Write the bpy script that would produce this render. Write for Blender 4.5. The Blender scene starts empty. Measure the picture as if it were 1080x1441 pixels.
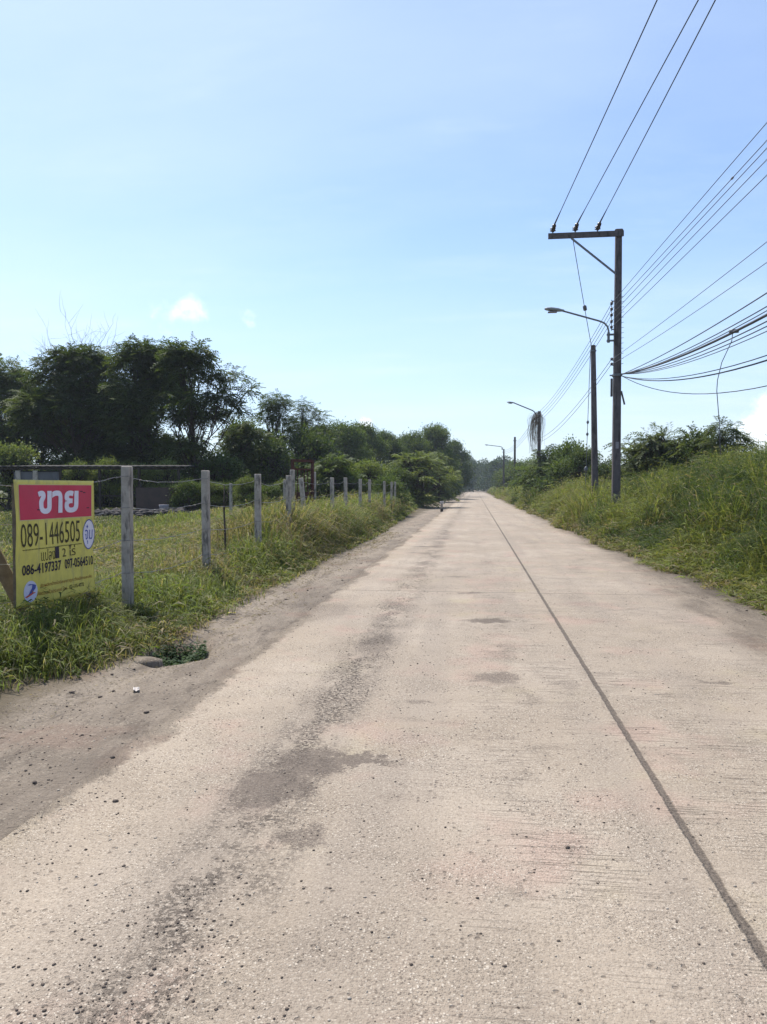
import bpy, math, random
import numpy as np
from mathutils import Vector

random.seed(7)
RNG = np.random.default_rng(11)
sc = bpy.context.scene
COL = sc.collection
R = math.radians

# ------------------------------------------------------------------ camera
F = 1050.0
YAW, PIT = R(6.95), R(1.88)
CAMZ = 1.55
fwd = np.array([-math.sin(YAW) * math.cos(PIT), math.cos(YAW) * math.cos(PIT), -math.sin(PIT)])
rgt = np.array([math.cos(YAW), math.sin(YAW), 0.0])
upv = np.cross(rgt, fwd)
cam = bpy.data.cameras.new('camera')
camo = bpy.data.objects.new('camera', cam)
COL.objects.link(camo)
camo.location = (0, 0, CAMZ)
camo.rotation_euler = (math.pi / 2 - PIT, 0, YAW)
cam.sensor_fit = 'VERTICAL'
cam.sensor_height = 36.0
cam.lens = 36.0 * F / 1441.0
cam.clip_end = 6000
cam.clip_start = 0.05
sc.camera = camo


def W(px, py, z):
    """World point seen at photo pixel (px,py) at camera depth z (metres)."""
    return np.array([0, 0, CAMZ]) + z * (fwd + (px - 540) / F * rgt - (py - 720.5) / F * upv)


def smooth(a, b, x):
    t = np.clip((np.asarray(x, dtype=float) - a) / (b - a), 0, 1)
    return t * t * (3 - 2 * t)


def vnoise(x, y, seed=0):
    x = np.asarray(x, dtype=float); y = np.asarray(y, dtype=float)
    xi = np.floor(x).astype(np.int64); yi = np.floor(y).astype(np.int64)
    xf = x - xi; yf = y - yi
    xf = xf * xf * (3 - 2 * xf); yf = yf * yf * (3 - 2 * yf)

    def h(a, b):
        n = (a * 374761393 + b * 668265263 + seed * 974711) & 0x7fffffff
        n = ((n ^ (n >> 13)) * 1274126177) & 0x7fffffff
        return ((n ^ (n >> 16)) & 0xffff) / 65535.0
    return (h(xi, yi) * (1 - xf) + h(xi + 1, yi) * xf) * (1 - yf) + (h(xi, yi + 1) * (1 - xf) + h(xi + 1, yi + 1) * xf) * yf


def fbm(x, y, seed=0, o=3):
    s = 0; a = .5; t = 0
    for i in range(o):
        s = s + a * vnoise(x * 2 ** i, y * 2 ** i, seed + i * 17); t += a; a *= .5
    return s / t


# ------------------------------------------------------------------ terrain
def ground_z(x, y):
    x = np.asarray(x, dtype=float); y = np.asarray(y, dtype=float)
    z = np.full(np.broadcast(x, y).shape, -0.012)
    left = smooth(-2.06, -2.5, x)
    z = z + left * (0.05 * (fbm(x * 1.7, y * .7, 3) - .45) + 0.022 * (fbm(x * 6, y * 3, 8) - .5))
    # wheel ruts in the shoulder
    z = z - 0.03 * np.exp(-((x + 2.75 + .12 * np.sin(y * .35)) / .12) ** 2) * smooth(14, 6, y)
    z = z + 0.52 * smooth(9, 32, y) * smooth(-3.1, -7.0, x)
    z = z + 0.06 * smooth(-3.2, -4.0, x) * (fbm(x * .9, y * .9, 5))
    # small washed-out hollow beside the shoulder
    z = z - 0.30 * np.exp(-(((x + 2.80) / .24) ** 2 + ((y - 6.80) / .33) ** 2))
    # right bank
    rb = smooth(3.45, 6.4, x)
    z = z + rb * (0.55 + 0.25 * (fbm(x * .35, y * .2, 21) - .5)) + 0.48 * smooth(5.0, 9.5, x)
    z = z + smooth(3.3, 3.8, x) * .02 * (fbm(x * 3, y * 3, 9) - .5)
    # under the slab
    slab = smooth(-2.07, -1.95, x) * smooth(3.75, 3.6, x)
    z = z * (1 - slab) - 0.06 * slab
    return z


def left_edge(y):
    e = np.interp(y, [0, 3.5, 5.3, 6.0, 6.6, 7.4, 8.3, 12, 18, 26, 33, 50, 62, 75, 120, 400],
                  [-3.9, -3.65, -3.35, -2.98, -2.95, -2.85, -2.95, -3.0, -3.05, -3.1, -3.3, -3.9, -4.1, -3.6, -3.4, -3.4])
    return e + .22 * (fbm(np.asarray(y) * 1.1, np.asarray(y) * 0 + 3, 31) - .5)


def right_edge(y):
    return 3.42 + .75 * (fbm(np.asarray(y) * .45, np.asarray(y) * 0 + 9, 41) - .5) + .35 * (fbm(np.asarray(y) * 1.9, np.asarray(y) * 0 + 2, 43) - .5) + np.interp(y, [0, 9, 13, 20, 60, 150], [.35, .25, .0, -.1, 0, .3])


# ------------------------------------------------------------------ mesh helpers
def np_mesh(name, V, groups, col=None, smooth_shade=False):
    """groups: list of int arrays (n,k)"""
    me = bpy.data.meshes.new(name)
    V = np.asarray(V, dtype=np.float32)
    me.vertices.add(len(V)); me.vertices.foreach_set('co', V.ravel())
    idx = np.concatenate([g.ravel() for g in groups]).astype(np.int32)
    tot = np.concatenate([np.full(len(g), g.shape[1], dtype=np.int32) for g in groups])
    start = np.concatenate([[0], np.cumsum(tot)[:-1]]).astype(np.int32)
    me.loops.add(len(idx)); me.loops.foreach_set('vertex_index', idx)
    me.polygons.add(len(tot)); me.polygons.foreach_set('loop_start', start)
    if smooth_shade:
        me.polygons.foreach_set('use_smooth', np.ones(len(tot), dtype=bool))
    if col is not None:
        a = me.attributes.new('Col', 'FLOAT_COLOR', 'POINT')
        c = np.ones((len(V), 4), dtype=np.float32); c[:, :3] = col
        a.data.foreach_set('color', c.ravel())
    me.update(calc_edges=True)
    return me


def link(name, me, mat=None, parent=None):
    o = bpy.data.objects.new(name, me)
    COL.objects.link(o)
    if mat is not None:
        me.materials.clear() if len(me.materials) else None
        me.materials.append(mat)
    if parent is not None:
        o.parent = parent
    return o


def tag(o, label=None, cat=None, group=None, kind=None):
    if label: o['label'] = label
    if cat: o['category'] = cat
    if group: o['group'] = group
    if kind: o['kind'] = kind
    return o


def empty(name, loc, rz=0.0):
    o = bpy.data.objects.new(name, None)
    o.empty_display_size = .1
    COL.objects.link(o)
    o.location = tuple(float(v) for v in loc)
    o.rotation_euler = (0, 0, rz)
    return o


def copy_tree(o, parent=None):
    c = o.copy(); COL.objects.link(c)
    if parent is not None: c.parent = parent
    for ch in list(o.children):
        copy_tree(ch, c)
    return c


class MB:
    """collects shapes, builds one mesh object"""
    def __init__(s): s.v = []; s.f = []

    def add(s, V, Fs):
        b = len(s.v)
        s.v += [tuple(map(float, p)) for p in V]
        s.f += [tuple(i + b for i in f) for f in Fs]

    def box(s, lo, hi, bev=0.0):
        x0, y0, z0 = lo; x1, y1, z1 = hi
        if bev <= 0:
            s.add([(x0, y0, z0), (x1, y0, z0), (x1, y1, z0), (x0, y1, z0), (x0, y0, z1), (x1, y0, z1), (x1, y1, z1), (x0, y1, z1)],
                  [(0, 3, 2, 1), (4, 5, 6, 7), (0, 1, 5, 4), (1, 2, 6, 5), (2, 3, 7, 6), (3, 0, 4, 7)])
        else:
            s.prism8(lo, hi, bev)

    def prism8(s, lo, hi, b, top_scale=1.0):
        """vertical octagonal-cornered post with chamfered top"""
        x0, y0, z0 = lo; x1, y1, z1 = hi
        cx, cy = (x0 + x1) / 2, (y0 + y1) / 2
        def ring(z, k):
            hx, hy = (x1 - x0) / 2 * k, (y1 - y0) / 2 * k
            return [(cx - hx + b, cy - hy, z), (cx + hx - b, cy - hy, z), (cx + hx, cy - hy + b, z), (cx + hx, cy + hy - b, z),
                    (cx + hx - b, cy + hy, z), (cx - hx + b, cy + hy, z), (cx - hx, cy + hy - b, z), (cx - hx, cy - hy + b, z)]
        V = ring(z0, 1) + ring(z1 - b, top_scale) + ring(z1, top_scale * (1 - 2 * b / (x1 - x0)))
        Fs = [tuple(range(7, -1, -1)), tuple(range(16, 24))]
        for k in (0, 8):
            for i in range(8):
                j = (i + 1) % 8
                Fs.append((k + i, k + j, k + 8 + j, k + 8 + i))
        s.add(V, Fs)

    def tube(s, P, r, n=6, cap=True):
        P = [np.array(p, dtype=float) for p in P]
        if not hasattr(r, '__len__'): r = [r] * len(P)
        rings = []
        t = P[1] - P[0]; t /= np.linalg.norm(t) + 1e-9
        a = np.cross(t, [0, 0, 1.0])
        if np.linalg.norm(a) < .1: a = np.cross(t, [1.0, 0, 0])
        a /= np.linalg.norm(a)
        V = []
        for i, p in enumerate(P):
            t = P[min(i + 1, len(P) - 1)] - P[max(i - 1, 0)]
            t = t / (np.linalg.norm(t) + 1e-9)
            a = a - t * np.dot(a, t); a /= np.linalg.norm(a) + 1e-9
            b = np.cross(t, a)
            for k in range(n):
                an = 2 * math.pi * k / n
                V.append(p + r[i] * (math.cos(an) * a + math.sin(an) * b))
        Fs = []
        for i in range(len(P) - 1):
            for k in range(n):
                k2 = (k + 1) % n
                Fs.append((i * n + k, i * n + k2, (i + 1) * n + k2, (i + 1) * n + k))
        if cap:
            Fs.append(tuple(range(n - 1, -1, -1)))
            Fs.append(tuple((len(P) - 1) * n + k for k in range(n)))
        s.add(V, Fs)

    def bar(s, a, b, w, h, upd=(0, 0, 1)):
        """square bar from a to b"""
        a = np.array(a, float); b = np.array(b, float)
        t = b - a; t /= np.linalg.norm(t)
        u = np.array(upd, float); sd = np.cross(t, u); sd /= np.linalg.norm(sd); u = np.cross(sd, t)
        V = []
        for p in (a, b):
            for i, j in ((-1, -1), (1, -1), (1, 1), (-1, 1)):
                V.append(p + sd * i * w / 2 + u * j * h / 2)
        s.add(V, [(0, 3, 2, 1), (4, 5, 6, 7), (0, 1, 5, 4), (1, 2, 6, 5), (2, 3, 7, 6), (3, 0, 4, 7)])

    def lathe(s, base, axis, prof, n=10):
        """prof: list of (t along axis, radius)"""
        base = np.array(base, float); ax = np.array(axis, float); ax /= np.linalg.norm(ax)
        s.tube([base + ax * t for t, _ in prof], [max(r_, 1e-4) for _, r_ in prof], n)

    def mesh(s, name, sm=False):
        me = bpy.data.meshes.new(name)
        me.from_pydata(s.v, [], s.f)
        if sm:
            me.polygons.foreach_set('use_smooth', np.ones(len(me.polygons), dtype=bool))
        me.update()
        return me

    def build(s, name, mat, parent=None, sm=False):
        return link(name, s.mesh(name, sm), mat, parent)


# ------------------------------------------------------------------ material helpers
class NT:
    def __init__(s, name):
        s.m = bpy.data.materials.new(name); s.m.use_nodes = True
        s.t = s.m.node_tree; s.n = s.t.nodes
        s.b = s.n['Principled BSDF']; s.out = s.n['Material Output']

    def set(s, sock, v):
        if hasattr(v, 'is_linked') or isinstance(v, bpy.types.NodeSocket): s.t.links.new(v, sock)
        elif isinstance(v, (tuple, list)) and sock.type == 'RGBA' and len(v) == 3: sock.default_value = (*v, 1)
        else: sock.default_value = v

    def node(s, typ, **kw):
        nd = s.n.new(typ)
        for k, v in kw.items(): setattr(nd, k, v)
        return nd

    def pos(s): return s.node('ShaderNodeNewGeometry').outputs['Position']

    def obj(s): return s.node('ShaderNodeTexCoord').outputs['Object']

    def scale(s, vec, sx, sy, sz, off=(0, 0, 0)):
        m = s.node('ShaderNodeMapping'); s.set(m.inputs['Vector'], vec)
        m.inputs['Scale'].default_value = (sx, sy, sz); m.inputs['Location'].default_value = off
        return m.outputs[0]

    def noise(s, vec, sc_, det=4, rough=.55, col=False):
        n = s.node('ShaderNodeTexNoise'); s.set(n.inputs['Vector'], vec)
        n.inputs['Scale'].default_value = sc_; n.inputs['Detail'].default_value = det; n.inputs['Roughness'].default_value = rough
        return n.outputs['Color' if col else 'Fac']

    def voro(s, vec, sc_, out='Distance', feature='F1'):
        n = s.node('ShaderNodeTexVoronoi', feature=feature); s.set(n.inputs['Vector'], vec); n.inputs['Scale'].default_value = sc_
        return n.outputs[out]

    def ramp(s, fac, a, b, lo=0.0, hi=1.0):
        n = s.node('ShaderNodeMapRange'); n.interpolation_type = 'SMOOTHSTEP'
        s.set(n.inputs['Value'], fac)
        n.inputs['From Min'].default_value = a; n.inputs['From Max'].default_value = b
        n.inputs['To Min'].default_value = lo; n.inputs['To Max'].default_value = hi
        return n.outputs[0]

    def math(s, op, a, b=0.0, c=None):
        n = s.node('ShaderNodeMath', operation=op); s.set(n.inputs[0], a); s.set(n.inputs[1], b)
        if c is not None: s.set(n.inputs[2], c)
        return n.outputs[0]

    def mix(s, fac, a, b, blend='MIX'):
        n = s.node('ShaderNodeMix', data_type='RGBA', blend_type=blend)
        s.set(n.inputs[0], fac); s.set(n.inputs[6], a); s.set(n.inputs[7], b)
        return n.outputs[2]

    def xyz(s, vec):
        n = s.node('ShaderNodeSeparateXYZ'); s.set(n.inputs[0], vec); return n.outputs

    def bump(s, h, strength=.5, dist=.01, normal=None):
        n = s.node('ShaderNodeBump'); s.set(n.inputs['Height'], h)
        n.inputs['Strength'].default_value = strength; n.inputs['Distance'].default_value = dist
        if normal is not None: s.set(n.inputs['Normal'], normal)
        return n.outputs[0]

    def done(s, color=None, rough=.8, normal=None, metal=0.0, spec=.3):
        if color is not None: s.set(s.b.inputs['Base Color'], color)
        s.set(s.b.inputs['Roughness'], rough); s.set(s.b.inputs['Metallic'], metal)
        s.set(s.b.inputs['Specular IOR Level'], spec)
        if normal is not None: s.set(s.b.inputs['Normal'], normal)
        return s.m


def mat_simple(name, c1, c2, scale=6, rough=.8, bump=.2, metal=0.0, spec=.3, stain=None):
    k = NT(name); p = k.pos()
    n = k.noise(p, scale, 5, .65)
    c = k.mix(k.ramp(n, .3, .7), c1, c2)
    if stain:
        st = k.noise(k.scale(p, 1, 1, .25), scale * 1.7, 4, .6)
        c = k.mix(k.ramp(st, .5, .68), c, stain)
    h = k.noise(p, scale * 12, 3, .6)
    return k.done(c, rough, k.bump(h, bump, .01), metal, spec)


def mat_leaf(name, trans=.35, rough=.55, tint=(1, 1, 1), spec=.25):
    k = NT(name)
    a = k.node('ShaderNodeAttribute'); a.attribute_name = 'Col'
    oi = k.node('ShaderNodeObjectInfo')
    hs = k.node('ShaderNodeHueSaturation')
    k.set(hs.inputs['Color'], a.outputs['Color'])
    hs.inputs['Hue'].default_value = .5
    k.set(hs.inputs['Value'], k.ramp(oi.outputs['Random'], 0, 1, .85, 1.15))
    c = k.mix(1.0, hs.outputs[0], tint, 'MULTIPLY')
    k.done(c, rough, spec=spec)
    tr = k.node('ShaderNodeBsdfTranslucent')
    k.set(tr.inputs['Color'], k.mix(1.0, c, (1.25, 1.3, .55), 'MULTIPLY'))
    mx = k.node('ShaderNodeMixShader'); mx.inputs[0].default_value = trans
    k.t.links.new(k.b.outputs[0], mx.inputs[1]); k.t.links.new(tr.outputs[0], mx.inputs[2])
    k.t.links.new(mx.outputs[0], k.out.inputs['Surface'])
    return k.m


# ------------------------------------------------------------------ road + dirt material (shared world-space pattern)
def road_material():
    k = NT('concrete_and_dirt'); p = k.pos(); X, Y, Z = k.xyz(p)
    p2 = k.scale(p, 1, 1, 0)
    big = k.noise(p2, .45, 4, .6); mid = k.noise(p2, 2.3, 5, .65); fine = k.noise(p2, 28, 4, .7); vfine = k.noise(p2, 120, 2, .7)
    c = k.mix(k.ramp(mid, .3, .72), (.385, .318, .25), (.335, .275, .215))
    c = k.mix(k.ramp(big, .42, .62), c, (.435, .365, .295))
    c = k.mix(k.ramp(k.noise(k.scale(p2, 1, .3, 1, (5, 9, 0)), .8, 4, .6), .5, .66, 0, .6), c, (.28, .232, .188))
    c = k.mix(k.ramp(fine, .35, .75, 0, .5), c, (.30, .245, .195))
    pink = k.noise(k.scale(p2, 1, 1, 1, (13, 5, 0)), 1.1, 3, .6)
    c = k.mix(k.ramp(pink, .52, .68, 0, .42), c, (.43, .285, .235))
    yel = k.noise(k.scale(p2, 1, 1, 1, (3, 25, 0)), .9, 3, .6)
    c = k.mix(k.ramp(yel, .58, .72, 0, .35), c, (.38, .325, .20))
    # tyre-polished bands along the road
    band = k.noise(k.scale(p2, 1.5, .05, 1), 1.4, 3, .5)
    c = k.mix(k.ramp(band, .46, .66, 0, .55), c, (.30, .25, .205))
    # aggregate showing through: pale stones and dark pits
    wv = k.node('ShaderNodeVectorMath', operation='ADD'); k.set(wv.inputs[0], p2)
    nz = k.noise(p2, 40, 2, .5, True)
    sub = k.node('ShaderNodeVectorMath', operation='SCALE'); k.set(sub.inputs[0], nz); sub.inputs['Scale'].default_value = .012
    k.set(wv.inputs[1], sub.outputs[0]); pw = wv.outputs[0]
    vc = k.xyz(k.voro(pw, 105, 'Color')); vd = k.voro(pw, 105)
    inside = k.ramp(vd, .52, .40)
    worn = k.ramp(k.noise(p2, 1.6, 4, .6), .38, .62, .25, 1)
    lightst = k.math('MULTIPLY', k.math('MULTIPLY', k.ramp(vc[0], .76, .80), inside), worn)
    c = k.mix(k.math('MULTIPLY', lightst, .85), c, (.60, .53, .445))
    darkst = k.math('MULTIPLY', k.math('MULTIPLY', k.ramp(vc[1], .80, .85), inside), worn)
    c = k.mix(k.math('MULTIPLY', darkst, .8), c, (.12, .095, .075))
    spk = k.noise(p2, 75, 3, .8)
    c = k.mix(k.ramp(spk, .56, .62, 0, .62), c, (.15, .12, .095))
    c = k.mix(k.ramp(spk, .42, .36, 0, .6), c, (.56, .49, .405))
    vc2 = k.xyz(k.voro(pw, 38, 'Color')); vd2 = k.voro(pw, 38)
    pit = k.math('MULTIPLY', k.ramp(vc2[0], .90, .93), k.ramp(vd2, .42, .2))
    c = k.mix(k.math('MULTIPLY', pit, .6), c, (.13, .10, .08))

    # worn wheel track with exposed dark aggregate
    def gauss(cx, w, wob=.25, sd=0.0):
        wobn = k.math('MULTIPLY', k.math('SUBTRACT', k.noise(k.scale(p2, .2, .5, 1, (sd, sd, 0)), 1.0, 2), .5), wob)
        d = k.math('ABSOLUTE', k.math('SUBTRACT', k.math('ADD', X, wobn), cx))
        return k.ramp(d, w, 0)
    tr = k.math('MULTIPLY', gauss(-1.0, .40), k.ramp(k.noise(k.scale(p2, 1, .45, 1), 2.6, 5, .7), .41, .57))
    tr2 = k.math('MULTIPLY', gauss(.33, .35, .3, 4), k.ramp(k.noise(k.scale(p2, 1, .45, 1, (7, 2, 0)), 2.8, 4, .6), .52, .72))
    tr = k.math('MAXIMUM', tr, k.math('MULTIPLY', tr2, .6))
    grit = k.ramp(k.noise(p2, 36, 5, .8), .49, .55)
    tm = k.math('MULTIPLY', tr, grit)
    c = k.mix(k.math('MULTIPLY', tm, .88), c, (.088, .069, .056))

    mot = k.math('MULTIPLY', k.ramp(k.noise(k.scale(p2, .8, 1.6, 1, (31, 2, 0)), 2.0, 6, .7), .56, .70), k.ramp(k.noise(p2, 50, 4, .85), .44, .56))
    c = k.mix(k.math('MULTIPLY', mot, .55), c, (.14, .11, .088))
    # smeared dark dirt / asphalt patches
    wn = k.node('ShaderNodeVectorMath', operation='SCALE')
    nn = k.node('ShaderNodeVectorMath', operation='SUBTRACT'); k.set(nn.inputs[0], k.noise(p2, 5, 5, .7, True)); nn.inputs[1].default_value = (.5, .5, .5)
    k.set(wn.inputs[0], nn.outputs[0]); wn.inputs['Scale'].default_value = .5
    wa = k.node('ShaderNodeVectorMath', operation='ADD'); k.set(wa.inputs[0], p2); k.set(wa.inputs[1], wn.outputs[0]); pp = wa.outputs[0]
    patches = [(-1.06, 3.72, .24, .30, .85), (-.92, 4.05, .26, .26, .85), (-.66, 4.17, .22, .10, .8), (-.78, 3.22, .12, .14, .6), (.14, 6.1, .26, .22, .6), (.72, 5.95, .22, .16, .4),
               (-.37, 5.35, .14, .08, .5), (.12, 8.7, .30, .16, .8), (-.10, 11.0, .28, .12, .6), (-.98, 7.3, .22, .75, .55), (1.9, 6.15, .16, .10, .6),
               (1.85, 8.3, .25, .25, .35), (3.1, 7.9, .7, 1.1, .55), (-.3, 13, .25, .15, .5), (-1.2, 19.5, .5, .18, .7), (-1.3, 17.6, .4, .12, .6),
               (-1.1, 22.5, .5, .2, .55), (.1, 4.6, .22, .06, .4), (2.1, 4.9, .3, .12, .35), (-1.9, 9.2, .5, .9, .5), (2.9, 11.5, .5, .5, .4)]
    pm = None
    for (px, py, rx, ry, st) in patches:
        s_ = k.node('ShaderNodeVectorMath', operation='SUBTRACT'); k.set(s_.inputs[0], pp); s_.inputs[1].default_value = (px + .02, py, 0)
        d_ = k.node('ShaderNodeVectorMath', operation='MULTIPLY'); k.set(d_.inputs[0], s_.outputs[0]); d_.inputs[1].default_value = (1 / rx, 1 / ry, 0)
        l_ = k.node('ShaderNodeVectorMath', operation='LENGTH'); k.set(l_.inputs[0], d_.outputs[0])
        m_ = k.ramp(l_.outputs['Value'], 1.35, .40, 0, st)
        pm = m_ if pm is None else k.math('MAXIMUM', pm, m_)
    pcol = k.mix(k.ramp(k.noise(p2, 60, 3, .7), .3, .7), (.105, .083, .070), (.185, .15, .122))
    pmf = k.ramp(k.math('ADD', pm, k.math('MULTIPLY', k.math('SUBTRACT', k.noise(p2, 64, 5, .9), .5), 2.6)), .26, .70, 0, .9)
    c = k.mix(pmf, c, pcol)
    c = k.mix(k.math('MULTIPLY', k.math('MULTIPLY', lightst, pm), .55), c, (.42, .36, .29))

    # transverse broom marks, clearest in the near right foreground
    br = k.noise(k.scale(p2, 1.6, 60, 1), 1.5, 3, .6)
    brm = k.math('MULTIPLY', k.ramp(br, .56, .62), k.ramp(k.noise(p2, .9, 3, .6), .42, .6))
    brm = k.math('MULTIPLY', brm, k.ramp(X, -.6, .5))
    c = k.mix(k.math('MULTIPLY', brm, .85), c, (.17, .135, .105))

    # longitudinal joint (old sealant, ragged) and transverse joints
    jn = k.math('MULTIPLY', k.math('SUBTRACT', k.noise(p2, 9, 5, .75), .5), .034)
    jd = k.math('ABSOLUTE', k.math('ADD', k.math('SUBTRACT', X, .955), jn))
    jd = k.math('ADD', jd, k.math('MULTIPLY', k.math('SUBTRACT', k.noise(p2, 45, 4, .8), .5), .016))
    jm = k.ramp(jd, .023, .011)
    halo = k.math('MULTIPLY', k.ramp(jd, .09, .0), k.ramp(k.noise(p2, 14, 4, .7), .42, .62, 0, .4))
    c = k.mix(halo, c, (.20, .165, .13))
    jc = k.mix(k.ramp(k.noise(p2, 70, 3, .7), .35, .7), (.075, .06, .05), (.19, .155, .125))
    c = k.mix(k.math('MULTIPLY', jm, .92), c, jc)
    ym = k.math('ABSOLUTE', k.math('SUBTRACT', k.math('MODULO', k.math('ADD', k.math('ADD', Y, jn), 3.9), 10.0), 5.0))
    tj = k.ramp(ym, .022, .008)
    c = k.mix(k.math('MULTIPLY', tj, .8), c, (.11, .088, .07))

    # dirt: over both edges of the slab
    en = k.math('MULTIPLY', k.math('SUBTRACT', k.noise(k.scale(p2, 1, .55, 1), 1.15, 5, .62), .5), 1.0)
    en2 = k.math('MULTIPLY', k.math('SUBTRACT', k.noise(p2, 9, 4, .7), .5), .22)
    e = k.math('ADD', k.math('ADD', X, en), en2)
    dl = k.ramp(e, -1.92, -2.02)
    dr = k.ramp(k.math('ADD', e, k.ramp(Y, 18, 7, 0, .35)), 2.75, 3.30)
    dirtm = k.math('MAXIMUM', dl, dr)
    dn = k.noise(k.scale(p2, 1, .35, 1), 2.2, 5, .65)
    dc = k.mix(k.ramp(dn, .32, .68), (.215, .174, .136), (.33, .275, .218))
    rut = k.noise(k.scale(p2, 3, .45, 1), 2.0, 5, .65)
    dc = k.mix(k.ramp(rut, .5, .62, 0, .6), dc, (.32, .265, .212))
    dc = k.mix(k.ramp(k.noise(k.scale(p2, 2, .6, 1, (9, 1, 0)), 2.0, 6, .7), .53, .62, 0, .6), dc, (.125, .10, .08))
    dc = k.mix(k.ramp(k.noise(p2, 45, 4, .75), .5, .66, 0, .6), dc, (.115, .09, .07))
    redd = k.noise(k.scale(p2, 1, 1, 1, (40, 3, 0)), 1.3, 3, .5)
    dc = k.mix(k.ramp(redd, .55, .68, 0, .35), dc, (.27, .175, .135))
    dvc = k.xyz(k.voro(pw, 48, 'Color'))
    dc = k.mix(k.math('MULTIPLY', k.math('MULTIPLY', k.ramp(dvc[0], .84, .88), k.ramp(k.voro(pw, 48), .5, .3)), .7), dc, (.40, .34, .27))
    mud = k.math('MULTIPLY', k.ramp(e, -2.75, -2.15), k.ramp(k.noise(k.scale(p2, 1, .4, 1, (2, 8, 0)), 1.3, 5, .65), .42, .62, 0, .55))
    dc = k.mix(mud, dc, (.15, .12, .095))
    c = k.mix(dirtm, c, dc)
    # soil under the vegetation
    so = k.math('MAXIMUM', k.ramp(e, -2.9, -3.5), k.ramp(X, 3.6, 4.1))
    soil = k.mix(k.ramp(mid, .35, .65), (.085, .066, .042), (.13, .105, .066))
    field = k.mix(k.ramp(k.noise(p2, .6, 5, .7), .35, .65), (.075, .085, .035), (.125, .122, .06))
    soil = k.mix(k.ramp(X, -5.0, -7.0), soil, field)
    c = k.mix(k.math('MULTIPLY', so, .9), c, soil)

    # relief
    h1 = k.math('MULTIPLY', fine, .5)
    h = k.math('ADD', h1, k.math('MULTIPLY', vfine, .35))
    h = k.math('ADD', h, k.math('MULTIPLY', k.math('MULTIPLY', inside, worn), .25))
    h = k.math('SUBTRACT', h, k.math('MULTIPLY', pit, .5))
    h = k.math('SUBTRACT', h, k.math('MULTIPLY', tm, .35))
    h = k.math('SUBTRACT', h, k.math('MULTIPLY', jm, .9))
    h = k.math('SUBTRACT', h, k.math('MULTIPLY', brm, .3))
    h = k.math('ADD', h, k.math('MULTIPLY', k.math('MULTIPLY', dirtm, k.noise(p2, 16, 5, .75)), 3.0))
    c = k.mix(1.0, c, (.90, .89, .865), 'MULTIPLY')
    return k.done(c, .9, k.bump(h, .9, .011), 0, .25)


M = {}
M['road'] = road_material()
M['concrete_post'] = mat_simple('weathered_concrete', (.42, .37, .315), (.30, .265, .225), 9, .9, .5, stain=(.13, .115, .10))
M['utility'] = mat_simple('old_pole_concrete', (.112, .096, .095), (.08, .068, .069), 4, .85, .4, stain=(.045, .038, .038))
M['steel'] = mat_simple('galvanised_steel', (.17, .18, .19), (.11, .115, .12), 20, .55, .1, .3, .4)
M['lamp'] = mat_simple('lamp_housing', (.26, .28, .29), (.17, .18, .19), 20, .5, .1, 0, .4)
M['ceramic'] = mat_simple('dark_glazed_ceramic', (.03, .022, .02), (.05, .035, .03), 30, .35, .05, 0, .5)
M['wire'] = mat_simple('wire_sheath', (.035, .035, .04), (.06, .06, .065), 30, .6, .05)
M['thinwire'] = mat_simple('aluminium_wire', (.16, .17, .19), (.10, .105, .115), 30, .5, .05, .2)
M['barbed'] = mat_simple('barbed_wire_steel', (.30, .30, .30), (.16, .13, .11), 30, .5, .05, .4)
M['vinyl'] = mat_simple('yellow_vinyl', (.70, .60, .13), (.60, .51, .11), 7, .5, .12, 0, .3, stain=(.50, .43, .13))
M['red'] = mat_simple('red_vinyl', (.58, .036, .085), (.48, .036, .075), 3, .45, .12, 0, .3)
M['white'] = mat_simple('white_print', (.76, .72, .80), (.68, .65, .73), 12, .5, .05)
M['cream'] = mat_simple('cream_print', (.58, .50, .25), (.52, .45, .22), 12, .5, .05)
M['ink'] = mat_simple('black_ink', (.018, .012, .028), (.03, .02, .04), 12, .6, .05)
M['inkbrown'] = mat_simple('dark_olive_ink', (.045, .035, .008), (.06, .045, .012), 12, .6, .05)
M['inkblue'] = mat_simple('blue_print', (.04, .07, .30), (.06, .09, .36), 12, .5, .05)
M['inkred'] = mat_simple('red_print', (.55, .08, .05), (.5, .07, .04), 12, .5, .05)
M['inkorange'] = mat_simple('brown_orange_print', (.32, .13, .02), (.28, .11, .02), 12, .5, .05)
M['lilac'] = mat_simple('pale_lilac_print', (.60, .60, .74), (.54, .55, .70), 12, .5, .05)
M['wood'] = mat_simple('grey_timber', (.20, .15, .10), (.13, .095, .065), 11, .85, .5)
M['darkwood'] = mat_simple('dark_timber', (.05, .038, .03), (.032, .025, .02), 9, .9, .5)
M['rust'] = mat_simple('rusty_red_steel', (.085, .028, .02), (.05, .02, .016), 10, .85, .4)
M['greywall'] = mat_simple('grey_render', (.13, .13, .14), (.10, .10, .11), 3, .9, .3, stain=(.10, .10, .10))
M['brownwall'] = mat_simple('brown_panel', (.085, .06, .05), (.06, .045, .04), 3, .9, .3)
M['roofsheet'] = mat_simple('old_roof_sheet', (.028, .024, .022), (.018, .016, .016), 5, .8, .3)
M['bark'] = mat_simple('bark', (.085, .065, .05), (.045, .036, .03), 14, .9, .8)
M['twig'] = mat_simple('pale_dead_twig', (.22, .19, .17), (.14, .12, .11), 14, .9, .3)
M['stone'] = mat_simple('brown_grit', (.16, .125, .10), (.075, .058, .048), 60, .9, .3)
M['palestone'] = mat_simple('pale_grit', (.46, .40, .33), (.34, .29, .235), 60, .9, .3)
M['paper'] = mat_simple('white_litter', (.52, .47, .43), (.42, .38, .35), 30, .7, .2)
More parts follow.
